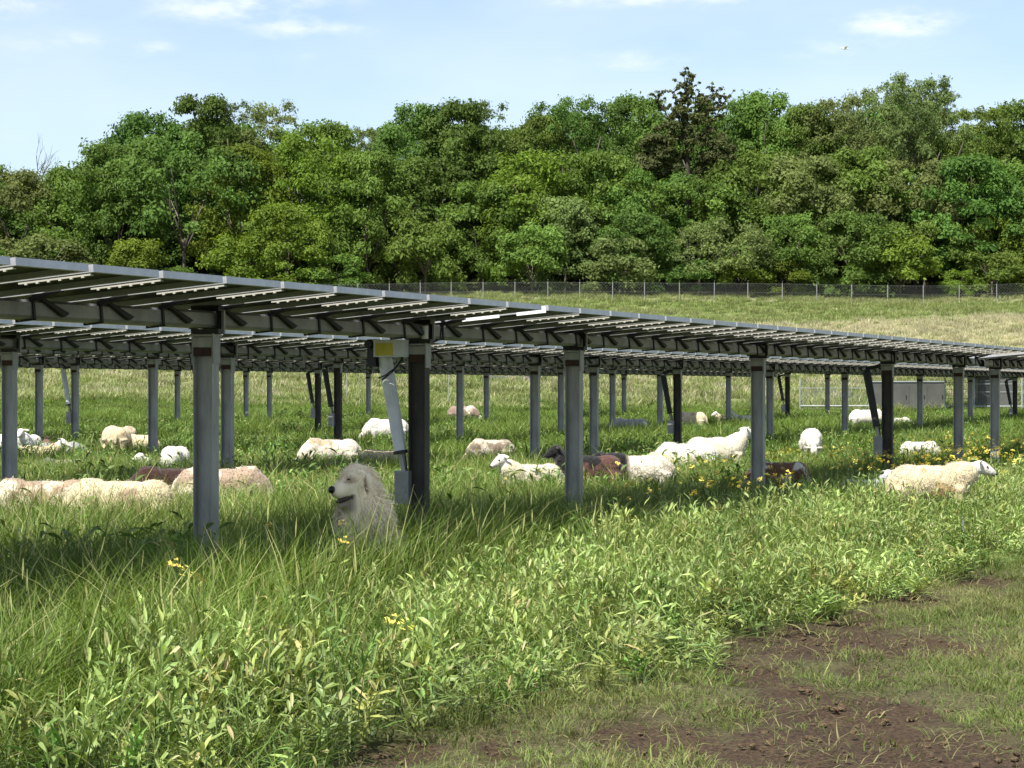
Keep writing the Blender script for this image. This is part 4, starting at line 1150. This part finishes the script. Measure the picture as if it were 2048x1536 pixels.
def sheep_solids(pose):
    mb = MB(); dz = 0
    lie = pose in ('lie', 'lie_down')
    z = .44 if not lie else .24
    L = .86
    mb.ell((-.30 * L, 0, z + .01), (.19, .165, .195)); mb.ell((-.12 * L, 0, z - .015), (.26, .185, .205)); mb.ell((.08 * L, 0, z - .01), (.26, .178, .200)); mb.ell((.27 * L, 0, z + .005), (.17, .15, .20))
    mb.ell((0, 0, z + .10), (.36, .10, .09)); mb.ell((.36 * L, 0, z - .02), (.12, .11, .14))
    hx, n0 = None, np.array((.28, 0, z + .07))
    if pose in ('up', 'lie'): p1, p2, p3 = np.array((.40, 0, z + .20)), np.array((.44, 0, z + .265)), np.array((.585, 0, z + .175))
    elif pose == 'level': p1, p2, p3 = np.array((.47, 0, z + .13)), np.array((.52, 0, z + .175)), np.array((.675, 0, z + .10))
    elif pose == 'graze': p1, p2, p3 = np.array((.50, 0, z - .12)), np.array((.545, 0, z - .165)), np.array((.61, 0, z - .33))
    elif pose == 'lie_down': p1, p2, p3 = np.array((.48, 0, z + .02)), np.array((.52, 0, z + .03)), np.array((.66, 0, z - .08))
    mb.tube([n0 - (.06, 0, .02), n0, (n0 + p1) / 2, p1], [.165, .165, .140, .098], 0, 14)
    d = (p3 - p2) / np.linalg.norm(p3 - p2); pit = -math.atan2(d[2], d[0])
    mb.ell(p2 + d * .02, (.105, .066, .072), (0, pit, 0))
    mb.tube([p2 + d * .02, p2 + d * .10, p3 - d * .02, p3 + d * .005], [.066, .056, .041, .026], 0, 12)
    mb.ell(p3 - d * .015, (.042, .036, .036), (0, pit, 0))
    if not lie:
        for sx, lx in ((-.33, -.03), (.27, .02)):
            for sy in (-1, 1):
                y = sy * .10; k = lx * sy
                if sx < 0: mb.tube([(sx, y, z - .03), (sx + .02, y, z - .17), (sx - .05 + k, y, .20), (sx - .02 + k, y, .05), (sx + k, y, 0)], [.105, .075, .034, .026, .032], 0, 10)
                else: mb.tube([(sx, y, z - .03), (sx, y, z - .19), (sx + .01 + k, y, .19), (sx + k, y, .05), (sx + .015 + k, y, 0)], [.085, .055, .032, .025, .032], 0, 10)
    else:
        for sy in (-1, 1):
            mb.ell((-.25, sy * .15, .12), (.17, .08, .11)); mb.tube([(-.2, sy * .2, .05), (0, sy * .2, .04)], [.035, .026], 0, 8)
            mb.tube([(.25, sy * .13, .1), (.42, sy * .12, .05)], [.05, .03], 0, 8)
    mb.tube([(-.42, 0, z + .06), (-.455, 0, z - .02), (-.46, 0, z - .12)], [.045, .036, .022], 0, 8)
    return mb, (n0, p1, p2, p3, d, pit, z)
GEO = {}
for i, pose in enumerate(('up', 'level', 'graze', 'lie', 'lie_down')):
    mb, info = sheep_solids(pose)
    v, nr, fs = fuse(mb, 'sheep_' + pose, .019, 5)
    p3 = info[3]
    dist = np.minimum(np.linalg.norm(v - info[2], axis=1), np.linalg.norm(v - (info[2] + info[3]) / 2, axis=1))
    dist = np.minimum(dist, np.linalg.norm(v - info[3], axis=1))
    headm = 1 - smooth(.085, .13, dist)
    legm = 1 - smooth(.19, .25, v[:, 2]) if not pose.startswith('lie') else np.zeros(len(v))
    fl = (1 - headm) * (1 - legm)
    v2 = v + nr * ((vnoise(v, 11, 3 + i, 2) - .5) * .018 * fl)[:, None] + nr * ((vnoise(v, 48, 9 + i) - .5) * .010 * fl)[:, None]
    GEO[pose] = (v2, fs, headm, legm, info)
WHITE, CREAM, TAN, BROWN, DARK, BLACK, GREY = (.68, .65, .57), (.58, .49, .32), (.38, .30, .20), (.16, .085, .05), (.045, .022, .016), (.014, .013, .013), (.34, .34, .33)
def coat(pose, body, head, patch=None, amount=0., seed=0, legs=None, where=None):
    v, fs, headm, legm, info = GEO[pose]
    c = np.tile(np.array(body), (len(v), 1))
    shade = (vnoise(v, 5, seed + 1, 3) - .5)
    c = c * (1 + .42 * shade)[:, None] * (1 - np.array((.0, .05, .13)) * smooth(.5, .75, vnoise(v, 3.5, seed + 8, 3))[:, None])
    if patch is not None:
        m = smooth(.62 - amount * .5, .70 - amount * .5, vnoise(v + seed * 3.7, 6.0, seed, 4))
        if where == 'rear': m = np.maximum(m, smooth(-.02, -.12, v[:, 0]))
        if where == 'front': m = np.maximum(m, smooth(.10, .2, v[:, 0]))
        c = c * (1 - m[:, None]) + np.array(patch) * m[:, None]
    c = c * (1 - headm[:, None]) + np.array(head) * headm[:, None]
    lg = np.array(legs if legs else body)
    c = c * (1 - legm[:, None]) + lg * legm[:, None]
    return np.clip(c, 0.004, .9)
ear_v = []
eb = MB(); eb.ell((0, .055, 0), (.022, .062, .010), None, 0, 10, 7); EARM = {}
def ear_mesh(col):
    k = tuple(col)
    if k not in EARM:
        me = eb.mesh('ear', [M['wool']], True); a = me.color_attributes.new('coat', 'FLOAT_COLOR', 'POINT')
        c = np.ones((len(me.vertices), 4), np.float32); c[:, :3] = np.array(col) * .85; a.data.foreach_set('color', c.ravel()); EARM[k] = me
    return EARM[k]
em = MB(); em.ell((0, 0, 0), (.013, .013, .013), None, 0, 8, 6); ME_EYE = em.mesh('eye', [M['eye']], True)
nm_ = MB(); nm_.ell((0, 0, 0), (.016, .024, .013), None, 0, 8, 6); ME_SN = nm_.mesh('nose', [M['nose']], True)
mm_ = MB(); mm_.ell((0, 0, 0), (.05, .031, .006), None, 0, 10, 6); ME_MO = mm_.mesh('mouth', [M['mouth']], True)

coat_cols = []
def wool_tufts(v, fs, cols, headm, legm, o, n, seed):
    """short curled locks standing off the fleece"""
    g = np.random.default_rng(500 + seed)
    tri = np.concatenate([f[:, [0, 1, 2]] for f in fs] + [f[:, [0, 2, 3]] for f in fs if f.shape[1] == 4])
    cr = np.cross(v[tri[:, 1]] - v[tri[:, 0]], v[tri[:, 2]] - v[tri[:, 0]]); ta = np.linalg.norm(cr, axis=1)
    w = ta * (1 - headm[tri].mean(1)) * (1 - legm[tri].mean(1)); ti = g.choice(len(tri), n, p=w / w.sum())
    P = v[tri[ti]].mean(1) + g.normal(size=(n, 3)) * .006; Nn = cr[ti] / ta[ti][:, None]; c = cols[tri[ti]].mean(1)
    d = Nn * .30 + np.array((-.2, 0, -.6)) + g.normal(size=(n, 3)) * .35; d /= np.linalg.norm(d, axis=1)[:, None]
    sd = np.cross(d, Nn + g.normal(size=(n, 3)) * .15); sd /= np.linalg.norm(sd, axis=1)[:, None] + 1e-9
    L = (.010 + .014 * g.random(n))[:, None]; wd = .0035
    q = np.stack([P - sd * wd, P + sd * wd, P + d * L * .6 + sd * wd * .8 + Nn * .005, P + d * L * .6 - sd * wd * .8 + Nn * .005, P + d * L], 1).reshape(-1, 3)
    b = np.arange(n)[:, None] * 5
    f = link('fleece', mesh_np('fleece', q, [b + np.array([[0, 1, 2, 3]]), b + np.array([[3, 2, 4]])], [M['wool']], None, False, np.repeat(np.clip(c * (.92 + .25 * g.random((n, 1))), 0, .9), 5, axis=0)), o)
    tag(f, kind='stuff')
def sheep(px, Y, face, pose, body, head, label, patch=None, amount=0., seed=0, scale=1.0, legs=None, dz=0., where=None, roll=0):
    """face: heading in degrees, 0 = to the right in the picture, 90 = away, 180 = left, 270 = towards the camera"""
    v, fs, headm, legm, info = GEO[pose]
    coat_cols.append(coat(pose, body, head, patch, amount, seed, legs, where))
    me = mesh_np('sheep', v, fs, [M['wool']], None, True, coat_cols[-1])
    x = at(px, Y)
    o = link('sheep', me, None, (x, Y, gz(x, Y) + dz), (0, 0, R(face)), scale)
    tag(o, label, 'sheep', 'sheep grazing under the solar panels')
    if Y < 55:
        wool_tufts(v, fs, coat_cols[-1], headm, legm, o, 3600 if Y < 30 else 1600, seed)
    n0, p1, p2, p3, d, pit, z = info
    up = np.array((-d[2], 0, d[0]))
    for sy in (-1, 1):
        e = link('ear', ear_mesh(head), o, tuple(p2 - d * .025 + up * .035 + np.array((0, sy * .052, 0))), (R(-14 * sy) , pit + .3, 0 if sy > 0 else math.pi))
        if Y < 40:
            link('eye', ME_EYE, o, tuple(p2 + d * .062 + up * .026 + np.array((0, sy * .052, 0))))
    if Y < 40:
        link('nose', ME_SN, o, tuple(p3 + d * .018 + up * .008), (0, pit, 0))
        link('mouth', ME_MO, o, tuple(p3 - d * .022 - up * .022), (0, pit + .12, 0))
    return o

PALE = (.64, .61, .55)
sheep(1862, 24.0, 2, 'level', CREAM, PALE, 'cream sheep in full view at the right, head stretched forward', (.42, .30, .15), .05, 3, 1.0)
sheep(246, 19.6, 182, 'graze', CREAM, TAN, 'cream and brown blotched sheep, left front, its pale rump to the big post', (.30, .22, .15), .20, 5)
sheep(88, 20.0, 186, 'graze', (.62, .54, .41), TAN, 'tan backed sheep at far left behind the grass, in front of its blotched neighbour', (.34, .25, .17), .16, 9, .98)
sheep(440, 22.6, 5, 'graze', (.64, .56, .43), BROWN, 'tan blotched sheep just right of the big front post', (.34, .25, .18), .18, 12)
sheep(352, 23.2, 198, 'graze', DARK, BLACK, 'dark brown sheep half hidden left of the big front post', None, 0, 2, .98)
sheep(352, 33.0, 265, 'graze', WHITE, WHITE, 'white sheep facing the camera above the dark brown one', None, 0, 4, .95)
sheep(330, 33.8, 200, 'lie', WHITE, PALE, 'white sheep with its head up beside the white one facing the camera', None, 0, 41, .85)
sheep(222, 46.5, 95, 'graze', CREAM, CREAM, 'leftmost of two cream rumps side by side behind the flock at the left', None, 0, 6, 1.0)
sheep(247, 46, 80, 'graze', CREAM, CREAM, 'rightmost of two cream rumps side by side behind the flock at the left', TAN, .05, 7, 1.02)
sheep(284, 46, 170, 'graze', CREAM, CREAM, 'small cream sheep just left of a third row post at the left', None, 0, 8, .8)
sheep(58, 44, 262, 'up', WHITE, WHITE, 'white sheep standing face on near the left edge', None, 0, 10, 1.0, None, -.10)
sheep(80, 41, 350, 'lie', CREAM, WHITE, 'cream sheep lying below the white sheep that stands face on', None, 0, 11, .95)
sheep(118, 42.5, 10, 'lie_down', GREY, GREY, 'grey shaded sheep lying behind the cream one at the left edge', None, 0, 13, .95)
sheep(92, 46, 100, 'lie', BROWN, DARK, 'dark brown head showing between sheep at the left edge', None, 0, 14, .8)
sheep(2, 42, 285, 'up', WHITE, WHITE, 'white sheep cut by the left edge of the picture', None, 0, 15, .95, None, -.12)
sheep(128, 35.5, 186, 'lie_down', WHITE, WHITE, 'white back just showing in the grass left of the dark brown sheep', None, 0, 16, .9, None, -.06)
sheep(664, 36.0, 178, 'graze', (.64, .58, .48), WHITE, 'pinkish white sheep standing behind the dog head', TAN, .1, 17, 1.0)
sheep(775, 53.0, 180, 'graze', WHITE, WHITE, 'bright white sheep behind the white drive', None, 0, 18, 1.08)
sheep(768, 34.0, 160, 'graze', (.58, .49, .34), WHITE, 'cream sheep low in the grass left of the white drive foot', TAN, .1, 19, .82)
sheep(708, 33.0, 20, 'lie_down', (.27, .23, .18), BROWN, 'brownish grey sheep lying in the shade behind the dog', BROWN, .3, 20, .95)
sheep(618, 24.5, 178, 'lie_down', WHITE, WHITE, 'white sheep lying almost hidden in grass left of the dog', None, 0, 22, .95, None, -.07)
sheep(925, 74.0, 350, 'graze', (.54, .48, .40), WHITE, 'far sheep with a white head sloping down, right of the motor post', (.25, .18, .14), .45, 23, 1.05, None, 0, 'rear')
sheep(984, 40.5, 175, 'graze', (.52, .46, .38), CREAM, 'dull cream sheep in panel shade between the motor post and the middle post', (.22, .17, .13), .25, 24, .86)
sheep(1100, 40.0, 240, 'lie', WHITE, WHITE, 'small white lamb just left of the middle post', None, 0, 25, .55)
sheep(1064, 27.0, 206, 'up', (.60, .55, .42), PALE, 'white sheep looking left, head raised, left of the middle post', None, 0, 26, .90, None, -.03)
sheep(1178, 27.4, 190, 'up', (.10, .05, .04), BLACK, 'black headed dark brown sheep standing behind the middle post', BLACK, .3, 27, .92, BLACK, .05, 'front')
sheep(1278, 28.0, 184, 'level', (.64, .58, .48), BLACK, 'pale pink sheep with a black head and neck, right of the middle post', BLACK, -.4, 28, .92, None, .03, 'front')
sheep(1432, 34.5, 20, 'up', (.60, .55, .42), WHITE, 'long white sheep with its head raised, left of the fourth front post', None, 0, 29, 1.12)
sheep(1374, 34.0, 190, 'graze', WHITE, WHITE, 'white sheep turned left behind the long white sheep', None, 0, 30, 1.0)
sheep(1342, 32.0, 200, 'graze', (.56, .51, .38), WHITE, 'smaller cream sheep at the left end of the white group, low in grass', None, 0, 31, .85)
sheep(1560, 27.4, 182, 'graze', BROWN, WHITE, 'dark red brown sheep with a white neck behind the fourth front post', WHITE, .12, 33, .78, None, .06)
sheep(1622, 43.5, 268, 'graze', WHITE, WHITE, 'round white sheep seen end on right of the fourth front post', None, 0, 34, 1.05)
sheep(1733, 66.0, 355, 'graze', WHITE, WHITE, 'white sheep grazing far off in front of the grey cabinet', None, 0, 35, 1.05)
sheep(1796, 70.0, 10, 'lie_down', WHITE, WHITE, 'speck of a white sheep far off right of the dark brace', None, 0, 36, .8)
sheep(1838, 40.5, 322, 'graze', WHITE, WHITE, 'white lamb grazing above the big cream sheep at the right', None, 0, 37, .80)
sheep(1382, 64.0, 160, 'graze', CREAM, CREAM, 'cream sheep far off right of the dark brace in the middle', TAN, .15, 38, 1.0)
sheep(1456, 72.0, 185, 'lie', CREAM, WHITE, 'leftmost of two far white sheep left of the fourth front post', None, 0, 39, .9)
sheep(1488, 71.0, 200, 'lie', WHITE, WHITE, 'rightmost of two far white sheep left of the fourth front post', None, 0, 40, .95)
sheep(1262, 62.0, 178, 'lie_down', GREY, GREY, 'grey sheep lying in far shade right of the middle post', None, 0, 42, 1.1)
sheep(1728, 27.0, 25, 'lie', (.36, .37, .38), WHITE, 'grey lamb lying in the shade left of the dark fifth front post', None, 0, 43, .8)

# the guardian dog
DOGC = np.array((.95, .82, .60))
def dog():
    mb = MB()
    mb.ell((-.20, 0, .19), (.20, .19, .19)); mb.tube([(-.20, 0, .22), (-.08, 0, .36), (.05, 0, .50)], [.19, .18, .165], 0, 16)
    mb.ell((.07, 0, .44), (.155, .16, .21)); mb.ell((.09, 0, .33), (.12, .14, .18))
    for sy in (-1, 1):
        mb.ell((-.12, sy * .125, .16), (.18, .085, .15)); mb.ell((.04, sy * .155, .04), (.10, .05, .042))
        mb.tube([(.10, sy * .095, .42), (.135, sy * .095, .22), (.15, sy * .095, .04)], [.095, .065, .05], 0, 12); mb.ell((.18, sy * .095, .038), (.075, .052, .04))
    mb.tube([(-.36, .03, .08), (-.42, .10, .07), (-.38, .20, .06)], [.07, .08, .05], 0, 10)
    # neck and head
    mb.tube([(.03, 0, .52), (.08, 0, .64), (.12, 0, .76)], [.19, .165, .13], 0, 16)
    return mb
def dog_head():
    mb = MB()
    mb.ell((-.005, 0, .015), (.135, .120, .115)); mb.ell((-.035, 0, -.04), (.13, .128, .13)); mb.ell((.055, 0, -.01), (.095, .092, .080))
    mb.tube([(.05, 0, -.012), (.12, 0, -.026), (.180, 0, -.036)], [.072, .064, .054], 0, 14); mb.ell((.178, 0, -.040), (.040, .050, .040))
    mb.tube([(.02, 0, -.085), (.09, 0, -.118), (.148, 0, -.138)], [.058, .044, .030], 0, 12); mb.ell((.148, 0, -.137), (.028, .034, .022))
    return mb
yaw_body, yaw_head = R(242), R(214)
Yd = 15.6; xd = at(733, Yd)
mbb = dog(); mbh = dog_head()
rel = yaw_head - yaw_body
HC = np.array((.14, 0, .785)); Rh = np.array(Euler((0, R(6), rel)).to_matrix())
for vv in mbh.v: vv[:] = vv @ Rh.T + HC
off = mbb.n
mbb.v += mbh.v
mbb.f4 += [[i + off for i in f] for f in mbh.f4]; mbb.f3 += [[i + off for i in f] for f in mbh.f3]; mbb.m4 += mbh.m4; mbb.m3 += mbh.m3; mbb.n += mbh.n
v, nr, fs = fuse(mbb, 'dog', .0125, 4)
hv_ = (v - HC) @ Rh
ishead = 1 - smooth(.15, .22, np.linalg.norm(hv_ - np.array((.05, 0, -.03)), axis=1))
v = v + nr * ((vnoise(v * np.array((1, 1, .45)), 20, 77, 2) - .5) * .030 * (1 - ishead))[:, None]
dcol = np.tile(DOGC, (len(v), 1)) * (1 + .16 * (vnoise(v, 7, 5, 3) - .5))[:, None]
lip = (1 - smooth(.010, .022, np.abs(hv_[:, 2] + .088 + .22 * (hv_[:, 0] - .1)))) * smooth(.05, .09, hv_[:, 0])
muzz = smooth(.192, .222, hv_[:, 0])
dark_ = np.clip(lip + muzz * .85, 0, 1)[:, None] * ishead[:, None]
dcol = dcol * (1 - dark_) + np.array((.035, .028, .025)) * dark_
eyep = (1 - smooth(.012, .034, np.linalg.norm((hv_ - np.array((.10, 0, .034))) * np.array((.6, 0, 1)), axis=1)))[:, None] * (np.abs(hv_[:, 1]) > .045)[:, None] * ishead[:, None] * .6
dcol = dcol * (1 - eyep) + np.array((.26, .13, .07)) * eyep
jaw = (smooth(.04, .10, hv_[:, 0]) * (1 - smooth(-.105, -.092, hv_[:, 2])))[:, None] * ishead[:, None] * .8
dcol = dcol * (1 - jaw) + np.array((.10, .075, .065)) * jaw
DOG = link('dog', mesh_np('dog', v, fs, [M['fur']], None, True, dcol), None, (xd, Yd, gz(xd, Yd) - .01), (0, 0, yaw_body), (.92, .93, 1.0))
tag(DOG, 'large shaggy cream white guardian dog sitting in the panel shade, mouth open', 'dog')
H_ = empty('head_parts', (0, 0, 0)); bpy.data.objects.remove(H_)
def hp(name, me, p, rot=(0, 0, 0)):
    q = HC + Rh @ np.array(p); o = link(name, me, DOG, tuple(q)); o.rotation_euler = (Matrix(Rh).to_3x3() @ Euler(rot).to_matrix()).to_euler(); return o
m = MB(); m.ell((0, 0, 0), (.026, .032, .026), None, 0, 12, 8); hp('nose', m.mesh('nose', [M['nose']], True), (.212, 0, -.022))
m = MB(); m.ell((0, 0, 0), (.070, .026, .010), None, 0, 12, 7); hp('tongue', m.mesh('tongue', [M['tongue']], True), (.110, 0, -.096), (0, R(16), 0))
m = MB(); m.ell((0, 0, 0), (.088, .052, .022), None, 0, 12, 7); hp('mouth', m.mesh('mouth', [M['mouth']], True), (.100, 0, -.090), (0, R(16), 0))
m = MB(); m.ell((0, 0, 0), (.017, .010, .0055), None, 0, 10, 6); ey = m.mesh('eye', [M['eye']], True)
for sy in (-1, 1): hp('eye', ey, (.098, sy * .066, .036), (R(30 * sy), R(-8), 0))
m = MB(); m.ell((0, 0, -.070), (.050, .017, .086), None, 0, 12, 9); earme = m.mesh('ear', [M['fur']], True)
a = earme.color_attributes.new('coat', 'FLOAT_COLOR', 'POINT'); c = np.ones((len(earme.vertices), 4), np.float32)
ev = np.array([list(q.co) for q in earme.vertices]); edge_t = smooth(.010, .045, ev[:, 0])
c[:, :3] = DOGC * .9 * (1 - edge_t[:, None] * .9) + np.array((.20, .10, .045)) * edge_t[:, None] * .9; a.data.foreach_set('color', c.ravel())
for sy in (-1, 1): hp('ear', earme, (-.030, sy * .118, .045), (R(-3 * sy), R(10), R(16 * sy)))
# long coat: tapered strands following the body
frg = np.random.default_rng(9)
tri = np.concatenate([f[:, [0, 1, 2]] for f in fs] + [f[:, [0, 2, 3]] for f in fs if f.shape[1] == 4])
ta = np.linalg.norm(np.cross(v[tri[:, 1]] - v[tri[:, 0]], v[tri[:, 2]] - v[tri[:, 0]]), axis=1)
ns = 24000
ti = frg.choice(len(tri), ns, p=ta / ta.sum()); bc = frg.dirichlet((1, 1, 1), ns)
P0 = (v[tri[ti]] * bc[:, :, None]).sum(1); NN = (nr[tri[ti]] * bc[:, :, None]).sum(1); CC = (dcol[tri[ti]] * bc[:, :, None]).sum(1); HH = (ishead[tri[ti]] * bc).sum(1)
hl = (P0 - HC) @ Rh
keep = ~((hl[:, 0] > .05) & (HH > .5) & (hl[:, 2] < .02))
P0, NN, CC, HH = P0[keep], NN[keep], CC[keep], HH[keep]; ns = len(P0)
flow = np.array((-.25, 0, -1.0)); dirs = NN * .55 + flow * .8 + frg.normal(size=(ns, 3)) * .30
dirs /= np.linalg.norm(dirs, axis=1)[:, None]
Ls = (.085 * (1 - HH) + .020 * HH) * (.5 + .9 * frg.random(ns)); side = np.cross(dirs, NN + frg.normal(size=(ns, 3)) * .3); side /= np.linalg.norm(side, axis=1)[:, None] + 1e-9
wd = (.0030 * (1 - HH) + .0016 * HH)[:, None]
mid = P0 + dirs * Ls[:, None] * .55 + NN * .006; tip = P0 + dirs * Ls[:, None] + flow * .012 * (1 - HH)[:, None]
sv = np.stack([P0 - side * wd, P0 + side * wd, mid + side * wd * .8, mid - side * wd * .8, tip], 1).reshape(-1, 3)
b5 = np.arange(ns)[:, None] * 5
scol = np.repeat(CC * (.80 + .32 * frg.random((ns, 1))), 5, axis=0)
fur = link('fur', mesh_np('fur', sv, [b5 + np.array([[0, 1, 2, 3]]), b5 + np.array([[3, 2, 4]])], [M['fur']], None, False, scol), DOG); tag(fur, kind='stuff')

# white bird in the sky
Yb = 210.0; xb = at(1690, Yb); zb = CAM_H + (HZ - 97) * Yb / F
m = MB(); m.ell((0, 0, 0), (.30, .085, .085), (0, R(5), 0)); m.tube([(.25, 0, .02), (.36, 0, .05), (.43, 0, .03)], [.05, .04, .01], 0, 8); m.tube([(-.25, 0, 0), (-.42, 0, .01)], [.05, .03], 0, 6)
bird = m.build('bird', [M['white_paint']], None, (xb, Yb, zb), True); tag(bird, 'small white bird flying in the sky at the upper right', 'bird')
for sy in (-1, 1):
    w = MB(); w.add([(.14, sy * .05, .04), (-.12, sy * .05, .04), (-.14, sy * .32, .17), (.12, sy * .32, .19), (-.2, sy * .62, .12), (-.04, sy * .62, .13), (.14, sy * .05, .02), (-.12, sy * .05, .02), (-.14, sy * .32, .15), (.12, sy * .32, .17), (-.2, sy * .62, .11), (-.04, sy * .62, .12)],
                    [(0, 1, 2, 3), (3, 2, 4, 5), (6, 9, 8, 7), (9, 11, 10, 8), (0, 3, 9, 6), (3, 5, 11, 9), (1, 7, 8, 2), (2, 8, 10, 4), (5, 4, 10, 11)])
    w.build('wing', [M['white_paint']], bird)
bird.rotation_euler = (0, 0, R(200))
